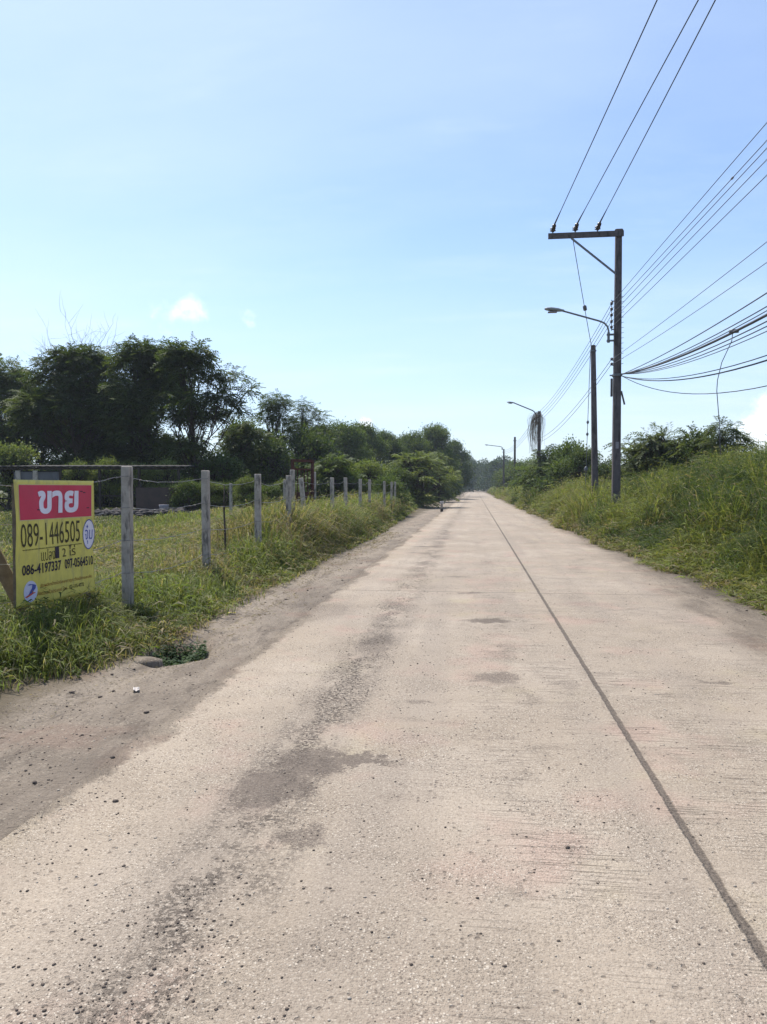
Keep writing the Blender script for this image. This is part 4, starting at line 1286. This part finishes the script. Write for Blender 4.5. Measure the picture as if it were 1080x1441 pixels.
for (px, py, z, lab) in LIT:
    if z is None:
        # on the shoulder
        k_ = (py - 720.5) / F; dv = fwd + (px - 540) / F * rgt - k_ * upv; zz = -CAMZ / dv[2]; tp = np.array([0, 0, CAMZ]) + zz * dv; s = .045
    else:
        tp = W(px, py, z); s = .16 if z > 20 else .05
    gz_ = float(ground_z(tp[0], tp[1])) + (.1 if z and z > 20 else .012)
    t = empty('litter', (tp[0], tp[1], gz_), random.random() * 3); tag(t, lab, 'litter', 'scraps of litter')
    g = np.random.default_rng(int(px)); mb = MB(); n = 5
    Vv = [((i / n - .5) * s * 2, (j / n - .5) * s, .3 * s * g.random()) for i in range(n + 1) for j in range(n + 1)]
    Vl = [(a_, b2, c_ - .004) for a_, b2, c_ in Vv]; m_ = (n + 1) ** 2
    Ff = [(i * (n + 1) + j, (i + 1) * (n + 1) + j, (i + 1) * (n + 1) + j + 1, i * (n + 1) + j + 1) for i in range(n) for j in range(n)]
    mb.add(Vv + Vl, Ff + [tuple(m_ + k for k in reversed(f)) for f in Ff])
    mb.build('scrap', M['paper'] if py != 858 else M['vinyl'], t)

# pale marker on the shoulder far ahead
k_ = (720 - 720.5) / F; dv = fwd + (622 - 540) / F * rgt - k_ * upv; zz = -CAMZ / dv[2]; tp = np.array([0, 0, CAMZ]) + zz * dv
t = empty('marker_post', (tp[0], tp[1], float(ground_z(tp[0], tp[1])))); tag(t, 'short pale topped marker post with a dark base on the far left shoulder', 'marker post')
mb = MB(); mb.prism8((-.09, -.09, -.1), (.09, .09, .22), .02); mb.build('base', M['debris'], t)
mb = MB(); mb.prism8((-.07, -.07, .22), (.07, .07, .52), .02); mb.build('shaft', M['concrete_post'], t)
mb = MB(); mb.prism8((-.13, -.08, .52), (.13, .08, .68), .03); mb.build('cap', M['paper'], t)
# concrete lump by the hollow
g = np.random.default_rng(4)
t = empty('concrete_lump', (-3.02, 6.42, float(ground_z(-3.02, 6.42)))); tag(t, 'half buried pale concrete lump beside the hollow with the small plant', 'concrete lump')
mb = MB(); rings = []
Vv = []
for i, (zz, r_) in enumerate(((-.06, 1), (.0, .98), (.018, .8), (.026, .45))):
    for k in range(12):
        a = k / 12 * 6.283; s = 1 + .12 * math.sin(3 * a + 1) + .05 * g.random()
        Vv.append((.20 * r_ * s * math.cos(a), .13 * r_ * s * math.sin(a), zz + .01 * g.random()))
Ff = [(i * 12 + k, i * 12 + (k + 1) % 12, (i + 1) * 12 + (k + 1) % 12, (i + 1) * 12 + k) for i in range(3) for k in range(12)] + [tuple(36 + k for k in range(12))]
mb.add(Vv, Ff); mb.build('lump', M['road'], t, True)


# ------------------------------------------------------------------ utility poles, lamps, cables
def shaft(name, H, w0, w1, parent, mat='utility'):
    mb = MB()
    mb.prism8((-w0 / 2, -w0 / 2, -.5), (w0 / 2, w0 / 2, H), .02, w1 / w0)
    return mb.build(name, M[mat], parent)


def insulator(mb, p, ax, r=.06, L=.14):
    mb.lathe(p, ax, [(0, r * .4), (L * .15, r * .5), (L * .2, r), (L * .38, r * .95), (L * .42, r * .55), (L * .55, r * .55), (L * .6, r), (L * .78, r * .9), (L * .82, r * .45), (L, r * .4)], 10)


PZ = 25.0
base = W(867, 700, PZ); topp = W(866, 330, PZ)
bx, by = float(base[0]), float(base[1]); gz_ = float(ground_z(bx, by)); H1 = float(topp[2]) - gz_
pole = empty('utility_pole', (bx, by, gz_))
tag(pole, 'tall square concrete power pole with a one sided crossarm on the right bank', 'utility pole')
shaft('pole_shaft', H1, .27, .20, pole)
ArmL = 2.42
mb = MB(); mb.box((-ArmL + .12, -.175, H1 - .20), (.14, -.105, H1 - .02)); mb.build('crossarm', M['utility'], pole)
mb = MB(); mb.prism8((-.13, -.13, H1 - .01), (.13, .13, H1 + .06), .02); mb.build('pole_cap', M['utility'], pole)
mb = MB(); mb.bar((-ArmL * .64, -.14, H1 - .2), (-.10, -.14, H1 - 1.42), .055, .055); mb.build('brace', M['steel'], pole)
ins = [-2.15, -1.42, -.70]
for x in ins:
    mb = MB(); mb.tube([(x, -.14, H1 - .02), (x, -.14, H1 + .04)], .02, 6); insulator(mb, (x, -.14, H1 + .02), (0, -.15, 1), .10, .16)
    insulator(mb, (x, -.17, H1 + .06), (.08, -1, .35), .07, .34); mb.build('insulator', M['ceramic'], pole, True)
LVZ = [float(W(860, py, PZ)[2]) - gz_ for py in (429, 437, 445, 454, 462)]
mb = MB(); mb.tube([(-.20, 0, LVZ[0] + .12), (-.20, 0, LVZ[-1] - .12)], .012, 6); mb.box((-.2, -.02, LVZ[0] + .06), (-.12, .02, LVZ[0] + .09)); mb.box((-.2, -.02, LVZ[-1] - .09), (-.12, .02, LVZ[-1] - .06)); mb.build('rack', M['steel'], pole)
for zz in LVZ:
    mb = MB(); insulator(mb, (-.2, 0, zz - .05), (0, 0, 1), .055, .11); mb.build('insulator', M['ceramic'], pole, True)
for py in (506, 513):
    zz = float(W(860, py, PZ)[2]) - gz_
    mb = MB(); insulator(mb, (-.18, 0, zz - .05), (0, 0, 1), .05, .10); mb.box((-.18, -.015, zz - .06), (-.11, .015, zz - .04)); mb.build('insulator', M['ceramic'], pole, True)
zc = float(W(860, 545, PZ)[2]) - gz_
mb = MB(); mb.box((-.21, -.05, zc - .32), (-.145, .05, zc + .28), .012); mb.build('cable_box', M['ceramic'], pole)
zt = float(W(870, 529, PZ)[2]) - gz_
mb = MB(); mb.box((-.145, -.145, zt - .04), (.145, .145, zt + .04)); mb.box((-.24, -.02, zt - .02), (-.145, .02, zt + .02)); mb.build('cable_clamp', M['steel'], pole)
for k in range(14):
    zz = LVZ[0] + .2 - k * .17
    mb = MB(); mb.tube([(.11, -.03, zz), (.19, -.05, zz + .015)], .008, 5); mb.build('step_bolt', M['steel'], pole)
mb = MB(); mb.bar((.13, -.05, zc - .15), (.24, -.05, zc - .6), .05, .05); mb.build('hanging_bracket', M['ceramic'], pole)
znum = float(W(866, 627, PZ)[2]) - gz_
mb = MB(); mb.box((-.05, -.142, znum - .11), (.05, -.128, znum + .11)); mb.build('number_plate', M['plastic'], pole)

def lamp_mesh(arm_len, rise, label, loc, rz=0, r=.03, hang=.0):
    """street lamp clamped to a pole: arm curves up from the clamp then runs out to -x"""
    t = empty('street_lamp', loc, rz); tag(t, label, 'street lamp', 'street lamps on the poles')
    pts = [(0, 0, 0), (0, 0, rise * .20), (-.04, 0, rise * .36), (-.14, 0, rise * .49), (-.30, 0, rise * .57)]
    pts += [(-.30 - (arm_len - .30) * k / 6, 0, rise * (.57 + .43 * k / 6)) for k in range(1, 7)]
    mb = MB(); mb.tube(pts, r, 8); mb.build('arm', M['steel'], t, True)
    mb = MB(); mb.box((-.06, -.05, -.18), (.20, .05, -.13)); mb.box((-.06, -.05, .02), (.20, .05, .07)); mb.tube([(0, 0, -.22), (0, 0, .12)], r * 1.5, 8); mb.build('bracket', M['steel'], t)
    e = np.array(pts[-1])
    V = []
    prof = [(.08, .045, .04), (-.02, .07, .055), (-.12, .12, .075), (-.34, .14, .085), (-.50, .12, .06), (-.57, .06, .03)]
    for (dx, w_, h_) in prof:
        for k in range(10):
            a = k / 10 * 6.283
            V.append((e[0] + dx, w_ * math.cos(a), e[2] + h_ * math.sin(a) * (1 if math.sin(a) > 0 else .6) - .2 * dx * .6))
    Ff = [(i * 10 + k, i * 10 + (k + 1) % 10, (i + 1) * 10 + (k + 1) % 10, (i + 1) * 10 + k) for i in range(len(prof) - 1) for k in range(10)]
    Ff += [tuple(range(9, -1, -1)), tuple(50 + k for k in range(10))]
    mb = MB(); mb.add(V, Ff); hd = mb.build('lamp_head', M['lamp'], t, True)
    mb = MB(); mb.box((e[0] - .46, -.09, e[2] - .055), (e[0] - .16, .09, e[2] - .03), .01); mb.build('lens', M['plastic'], hd)
    return t


lz = float(W(855, 474, PZ)[2])
lamp_mesh(2.03 - .50, float(W(855, 437, PZ)[2]) - lz, 'nearest street lamp, its arm reaching left from the tall crossarm pole', (bx - .29, by, lz))

# stay pole (leaning) and stay wire
PZ2 = 29.0
b2 = W(838.5, 700, PZ2); t2 = W(834, 487, PZ2)
gz2 = float(ground_z(b2[0], b2[1]))
stay = empty('stay_pole', (float(b2[0]), float(b2[1]), gz2)); H2 = float(t2[2]) - gz2
stay.rotation_euler[1] = math.atan2(float(t2[0] - b2[0]), H2)
tag(stay, 'plain slightly leaning square pole just left of the tall pole', 'utility pole')
shaft('pole_shaft', H2, .25, .17, stay)
mb = MB(); mb.box((-.105, -.105, H2 - .25), (.105, .105, H2 - .2)); mb.build('stay_clamp', M['steel'], stay)
top2 = np.array([t2[0], t2[1], t2[2] - .2])


def cable(a, b_, sag, r, name, label, mat='wire', group=None, n=26, extra=None):
    a = np.array(a, float); b_ = np.array(b_, float)
    pts = []
    for u in np.linspace(0, 1, n):
        p = a * (1 - u) + b_ * u; p[2] -= sag * 4 * u * (1 - u); pts.append(p)
    mb = MB(); mb.tube(pts, r, 6)
    if extra: extra(mb, pts)
    o = mb.build(name, M[mat], None, True)
    tag(o, label, 'cable', group)
    return o


armp = np.array([bx - 1.50, by - .14, gz_ + H1 - .2])
def eggs(mb, pts):
    p = np.array(pts[0]); q_ = np.array(pts[-1]); c = p * .42 + q_ * .58
    mb.lathe(c - (q_ - p) / np.linalg.norm(q_ - p) * .12, q_ - p, [(0, .02), (.04, .07), (.2, .07), (.24, .02)], 8)
cable(armp, top2, .05, .012, 'stay_wire', 'taut stay wire with an insulator from the crossarm to the leaning pole top', 'thinwire', None, 12, eggs)
anch = W(823, 650, PZ2 + 2.2)
def eggs2(mb, pts):
    p = np.array(pts[0]); q_ = np.array(pts[-1]); dn = (q_ - p) / np.linalg.norm(q_ - p)
    for f_, s_ in ((.40, .05), (.47, .05), (.68, .08)):
        c = p * (1 - f_) + q_ * f_
        mb.lathe(c - dn * s_ * 1.5, dn, [(0, .02), (s_, s_), (s_ * 2, s_), (s_ * 3, .02)], 8)
cable(top2 + [-.06, .1, -.0], (anch[0], anch[1], float(ground_z(anch[0], anch[1]))), .0, .012, 'stay_wire', 'steep stay wire with small insulators running down beside the leaning pole', 'thinwire', None, 8, eggs2)

# high voltage lines to the pole behind the camera
HG = 'high voltage lines from the crossarm'
ends = [(925, 0, 13.1), (983, 0, 13.2), (1007, 0, 12.9)]
HL_ = ['leftmost high voltage line leaving the crossarm tip', 'middle high voltage line leaving the crossarm', 'rightmost high voltage line leaving the crossarm near the pole']
for i, x in enumerate(ins):
    s_ = np.array([bx + x + .03, by - .5, gz_ + H1 + .18]); e_ = W(*ends[i])
    s_ = np.array([bx + x + .02, by - .48, gz_ + H1 + .16])
    dirv = e_ - s_; far = s_ + dirv * 3.3; far[2] = s_[2] + (e_[2] - s_[2]) * 1.5
    # parabola through s_, e_, far
    def par(u): return None
    pts = []
    u1 = 1 / 3.3
    for u in np.linspace(0, 1, 30):
        p = s_ * (1 - u) + far * u
        lin = s_[2] + (far[2] - s_[2]) * u1
        k_ = (e_[2] - lin) / (u1 * (1 - u1))
        p[2] += k_ * u * (1 - u)
        pts.append(p)
    mb = MB(); mb.tube(pts, .0125, 6)
    mb.tube(pts[:2], [.03, .0125], 6)
    tag(mb.build('power_line', M['wire'], None, True), HL_[i], 'cable', HG)

# low voltage bundle from the tall pole towards the camera
LG = 'low voltage wires on the tall pole'
LVS = [(413, 172), (428, 197), (434, 208), (443, 224), (451, 246)]
LN = ['topmost thin wire of the five running up right from the tall pole', 'second thin wire of the five running up right', 'third thin wire of the five running up right', 'fourth thin wire of the five running up right', 'lowest thin wire of the five running up right']
for i, (py0, py1) in enumerate(LVS):
    s_ = np.array([bx - .2, by - .02, gz_ + LVZ[i]]); e_ = W(1080, py1, 12.6)
    far = s_ + (e_ - s_) * 2.6; far[2] = s_[2] - .05
    u1 = 1 / 2.6; pts = []
    for u in np.linspace(0, 1, 28):
        p = s_ * (1 - u) + far * u; lin = s_[2] + (far[2] - s_[2]) * u1; p[2] += (e_[2] - lin) / (u1 * (1 - u1)) * u * (1 - u); pts.append(p)
    mb = MB(); mb.tube(pts, .008, 5)
    if i == 1:
        c = W(1040, 256, 14); mb.lathe(np.array(pts[9]), np.array(pts[10]) - np.array(pts[9]), [(0, .01), (.03, .022), (.09, .022), (.12, .01)], 6)
    tag(mb.build('service_wire', M['thinwire'], None, True), LN[i], 'cable', LG)
LVS2 = [(506, 340), (513, 369)]
for i, (py0, py1) in enumerate(LVS2):
    s_ = np.array([bx - .15, by - .02, float(W(860, py0, PZ)[2])]); e_ = W(1080, py1, 12.4)
    far = s_ + (e_ - s_) * 2.6; far[2] = s_[2]
    u1 = 1 / 2.6; pts = []
    for u in np.linspace(0, 1, 28):
        p = s_ * (1 - u) + far * u; lin = s_[2] + (far[2] - s_[2]) * u1; p[2] += (e_[2] - lin) / (u1 * (1 - u1)) * u * (1 - u); pts.append(p)
    mb = MB(); mb.tube(pts, .007, 5)
    tag(mb.build('service_wire', M['thinwire'], None, True), ['upper of the two lone wires below the five wire set', 'lower of the two lone wires below the five wire set'][i], 'cable', LG)

# telecom cables
TGp = 'slack telecom cables right of the tall pole'
TCS = [(412, .011, 'topmost slack telecom cable from the clamp on the tall pole'), (431, .010, 'second slack telecom cable from the top'), (437, .009, 'third slack telecom cable, just above the thick one'),
       (443, .024, 'thickest black telecom cable of the fan'), (452, .011, 'telecom cable just under the thick one'), (459, .010, 'second telecom cable under the thick one'), (466, .008, 'lowest telecom cable of the upper fan'),
       (500, .010, 'upper of the two flat telecom cables'), (507, .015, 'lower of the two flat telecom cables'), (543, .010, 'lowest sagging telecom cable with a slack belly')]
thick_pts = None
for i, (py1, r, lab) in enumerate(TCS):
    s_ = np.array([bx + .15, by - .1, float(W(873, 528 if i < 7 else 531, PZ)[2])])
    zz = 12.2 if i < 7 else (13 if i < 9 else 14)
    e_ = W(1080, py1, zz)
    far = s_ + (e_ - s_) * 2.6; far[2] = s_[2] + .1 * (i % 3)
    if i == 9: far[2] = s_[2] + .9
    u1 = 1 / 2.6; pts = []
    for u in np.linspace(0, 1, 34):
        p = s_ * (1 - u) + far * u; lin = s_[2] + (far[2] - s_[2]) * u1; p[2] += (e_[2] - lin) / (u1 * (1 - u1)) * u * (1 - u); pts.append(p)
    if i == 3: thick_pts = pts
    mb = MB(); mb.tube(pts, r, 6); tag(mb.build('telecom_cable', M['wire'], None, True), lab, 'cable', TGp)
# loose dangling drop wire
def proj(p):
    d = np.array(p) - [0, 0, CAMZ]; z = d @ fwd; return 540 + F * (d @ rgt) / z, 720.5 - F * (d @ upv) / z, z
best = min(thick_pts, key=lambda p: abs(proj(p)[0] - 1036))
zz = proj(best)[2]
pts = [best, W(1030, 480, zz), W(1016, 510, zz), W(1010, 535, zz), W(1009, 550, zz), W(1011, 575, zz), W(1013, 600, zz), W(1014, 640, zz)]
mb = MB(); mb.tube(pts, .008, 5); mb.tube([np.array(best) - [.06, 0, -.02], np.array(best) + [.10, 0, .03]], .04, 6)
tag(mb.build('drop_wire', M['thinwire'], None, True), 'loose wire dangling from the thick cable down to the thin tree', 'cable')

# farther poles
PZ3 = 60.0
b3 = W(758.5, 690, PZ3); t3 = W(759.5, 579, PZ3); gz3 = float(ground_z(b3[0], b3[1])); H3 = float(t3[2]) - gz3
p3 = empty('utility_pole', (float(b3[0]), float(b3[1]), gz3)); tag(p3, 'far power pole wrapped in hanging dry vines behind the bank bushes', 'utility pole')
shaft('pole_shaft', H3, .30, .24, p3)
mb = MB(); mb.box((-.30, -.03, H3 - 1.1), (-.15, .03, H3 - .2)); mb.build('rack', M['steel'], p3)
lz3 = float(W(754, 592, PZ3)[2])
lamp_mesh(1.75, float(W(720, 567, PZ3)[2]) - lz3, 'far street lamp on the vine wrapped pole', (float(b3[0]) - .25, float(b3[1]), lz3), 0, .045)
mb = MB(); g = np.random.default_rng(8)
vt = W(756, 583, PZ3)
for k in range(190):
    a = g.random() * 6.283; r0 = .10 + .08 * g.random()
    p = np.array([r0 * math.cos(a), r0 * math.sin(a), -.4 + .5 * g.random()])
    L = .7 + 2.6 * g.random() ** .9; out = .10 + .42 * g.random() ** 1.6
    pts = [p, p + [out * math.cos(a) - .12, out * math.sin(a), -L * .15], p + [1.2 * out * math.cos(a) - .2, 1.2 * out * math.sin(a), -L * .55], p + [(out * .9 + .1 * g.normal()) * math.cos(a) - .22, out * math.sin(a) * .9, -L]]
    mb.tube(pts, .006, 3, False)
t = empty('dry_vine', (float(b3[0]) - .05, float(b3[1]), gz3 + H3 - .1)); tag(t, 'shaggy brown dry vine hanging from the far lamp pole', 'vine')
mb.build('strands', M['wood'], t)

for (px, py, z, lab) in [(724.5, 615, 90, 'short distant pole standing alone left of the vine wrapped pole'), (709, 632, 112, 'most distant pole, carrying the farthest lamp')]:
    b4 = W(px, 690, z); t4 = W(px, py, z); g4 = float(ground_z(b4[0], b4[1])); H4 = float(t4[2]) - g4
    p4 = empty('utility_pole', (float(b4[0]), float(b4[1]), g4)); tag(p4, lab, 'utility pole'); shaft('pole_shaft', H4, .30, .22, p4)
    mb = MB(); mb.box((-.2, -.2, H4 - .5), (.2, .2, H4 - .42)); mb.build('clamp', M['steel'], p4)
    if z > 100:
        lamp_mesh(2.0, .5, 'farthest street lamp near the end of the road', (float(b4[0]) - .25, float(b4[1]), g4 + H4 + .1), 0, .05)

# wires running on from the tall pole to the vine wrapped pole and beyond
WG = 'thin wires between the tall pole and the far poles'
wl = ['topmost', 'second', 'third', 'fourth', 'lowest']
for i, zz in enumerate(LVZ):
    if i == 4: continue
    a = np.array([bx - .2, by + .02, gz_ + zz]); b_ = np.array([b3[0] - .2, b3[1], gz3 + H3 - .2 - .24 * i])
    cable(a, b_, .45, .010, 'service_wire', wl[i] + ' thin wire from the tall pole on to the vine wrapped pole', 'thinwire', WG)
for i, py in enumerate((506, 513)):
    a = np.array([bx - .18, by + .02, float(W(860, py, PZ)[2])]); b_ = np.array([b3[0] - .1, b3[1], gz3 + H3 - 2.2 - .3 * i])
    cable(a, b_, .5, .010, 'service_wire', ['upper', 'lower'][i] + ' slack wire from the tall pole towards the vine wrapped pole', 'thinwire', WG)
for i in range(3):
    a = np.array([b3[0] - .2, b3[1], gz3 + H3 - .3 - .3 * i]); q4 = W(709, 634 + 2 * i, 112)
    cable(a, q4, .7, .014, 'service_wire', wl[i] + ' thin wire from the vine wrapped pole to the most distant pole', 'thinwire', WG)

# ------------------------------------------------------------------ air
mb = MB(); mb.box((-700, -80, -1.4), (700, 620, 16.0))
hm = bpy.data.materials.new('air'); hm.use_nodes = True
hn = hm.node_tree.nodes; hn.remove(hn['Principled BSDF'])
pv = hn.new('ShaderNodeVolumePrincipled'); pv.inputs['Color'].default_value = (.80, .90, 1.0, 1); pv.inputs['Density'].default_value = .0004; pv.inputs['Anisotropy'].default_value = .2
hm.node_tree.links.new(pv.outputs[0], hn['Material Output'].inputs['Volume'])
tag(mb.build('haze', hm), 'faint pale haze in the air over the road', 'haze', kind='stuff')

# ------------------------------------------------------------------ sky, sun, view
SUN_EL, SUN_AZ = R(57), R(-42)
w = bpy.data.worlds.new('World'); sc.world = w; w.use_nodes = True
k = NT.__new__(NT); k.t = w.node_tree; k.n = k.t.nodes
bg = k.n['Background']
sky = k.node('ShaderNodeTexSky', sky_type='NISHITA'); sky.sun_disc = False
sky.sun_elevation = SUN_EL; sky.sun_rotation = SUN_AZ; sky.altitude = 10; sky.air_density = 1.0; sky.dust_density = .7; sky.ozone_density = 1.5
gen = k.node('ShaderNodeTexCoord').outputs['Generated']
gx_, gy_, gz_n = k.xyz(gen)
# thin cirrus veil and a few small cumulus low over the horizon
proj_ = k.node('ShaderNodeVectorMath', operation='DIVIDE'); k.set(proj_.inputs[0], gen)
den = k.math('ADD', k.math('MAXIMUM', gz_n, 0.0), .12)
cmb = k.node('ShaderNodeCombineXYZ'); [k.set(cmb.inputs[i], den) for i in range(3)]
k.set(proj_.inputs[1], cmb.outputs[0])
ci = k.noise(k.scale(proj_.outputs[0], .55, 1.1, 1), 1.0, 6, .55)
wis = k.noise(k.scale(proj_.outputs[0], 1.0, 2.6, 1, (3, 1, 0)), 1.3, 8, .62)
veil = k.math('ADD', k.ramp(wis, .46, .80, 0, .20), k.math('ADD', k.ramp(ci, .34, .80, .04, .30), k.ramp(gz_n, .36, .0, 0, .36)))
puff = k.noise(k.scale(gen, 1, 1, 2.2), 9.0, 5, .6)
def spot(px, py, r):
    d = W(px, py, 1.0) - np.array([0, 0, CAMZ]); d /= np.linalg.norm(d)
    s_ = k.node('ShaderNodeVectorMath', operation='DISTANCE'); k.set(s_.inputs[0], gen); s_.inputs[1].default_value = tuple(d)
    return k.ramp(s_.outputs['Value'], r, r * .2)
sp = None
for (px, py, r, st) in ((1090, 605, .075, .9), (1064, 592, .03, .8), (268, 436, .045, .62), (350, 446, .03, .5), (513, 597, .02, .75), (235, 440, .05, .48)):
    s_ = k.math('MULTIPLY', spot(px, py, r), st)
    sp = s_ if sp is None else k.math('MAXIMUM', sp, s_)
pf = k.noise(gen, 30.0, 5, .6)
cum = k.ramp(k.math('ADD', sp, k.math('MULTIPLY', k.math('SUBTRACT', pf, .5), 1.3)), .42, .95, 0, .8)
tint = k.mix(k.ramp(gz_n, .28, .0), k.mix(1.0, sky.outputs[0], (1.01, 1.08, 1.20), 'MULTIPLY'), k.mix(1.0, sky.outputs[0], (.76, .86, 1.02), 'MULTIPLY'))
hz = k.mix(veil, tint, (5.6, 6.5, 7.5))
colr = k.mix(cum, hz, (8.8, 9.2, 9.5))
k.t.links.new(colr, bg.inputs['Color'])
bg.inputs['Strength'].default_value = .1

sun = bpy.data.lights.new('sun', 'SUN'); sun.energy = 3.8; sun.angle = R(.53); sun.color = (1, .95, .86)
so = bpy.data.objects.new('sun', sun); COL.objects.link(so)
ds = Vector((math.sin(SUN_AZ) * math.cos(SUN_EL), math.cos(SUN_AZ) * math.cos(SUN_EL), math.sin(SUN_EL)))
so.rotation_euler = (-ds).to_track_quat('-Z', 'Y').to_euler()
so.location = (0, 0, 30)

vs = sc.view_settings
vs.view_transform = 'Standard'; vs.look = 'None'; vs.gamma = 1; vs.use_curve_mapping = False
vs.exposure = .74
sc.render.engine = 'CYCLES'
sc.cycles.use_denoising = True
sc.cycles.max_bounces = 6
sc.cycles.transparent_max_bounces = 4
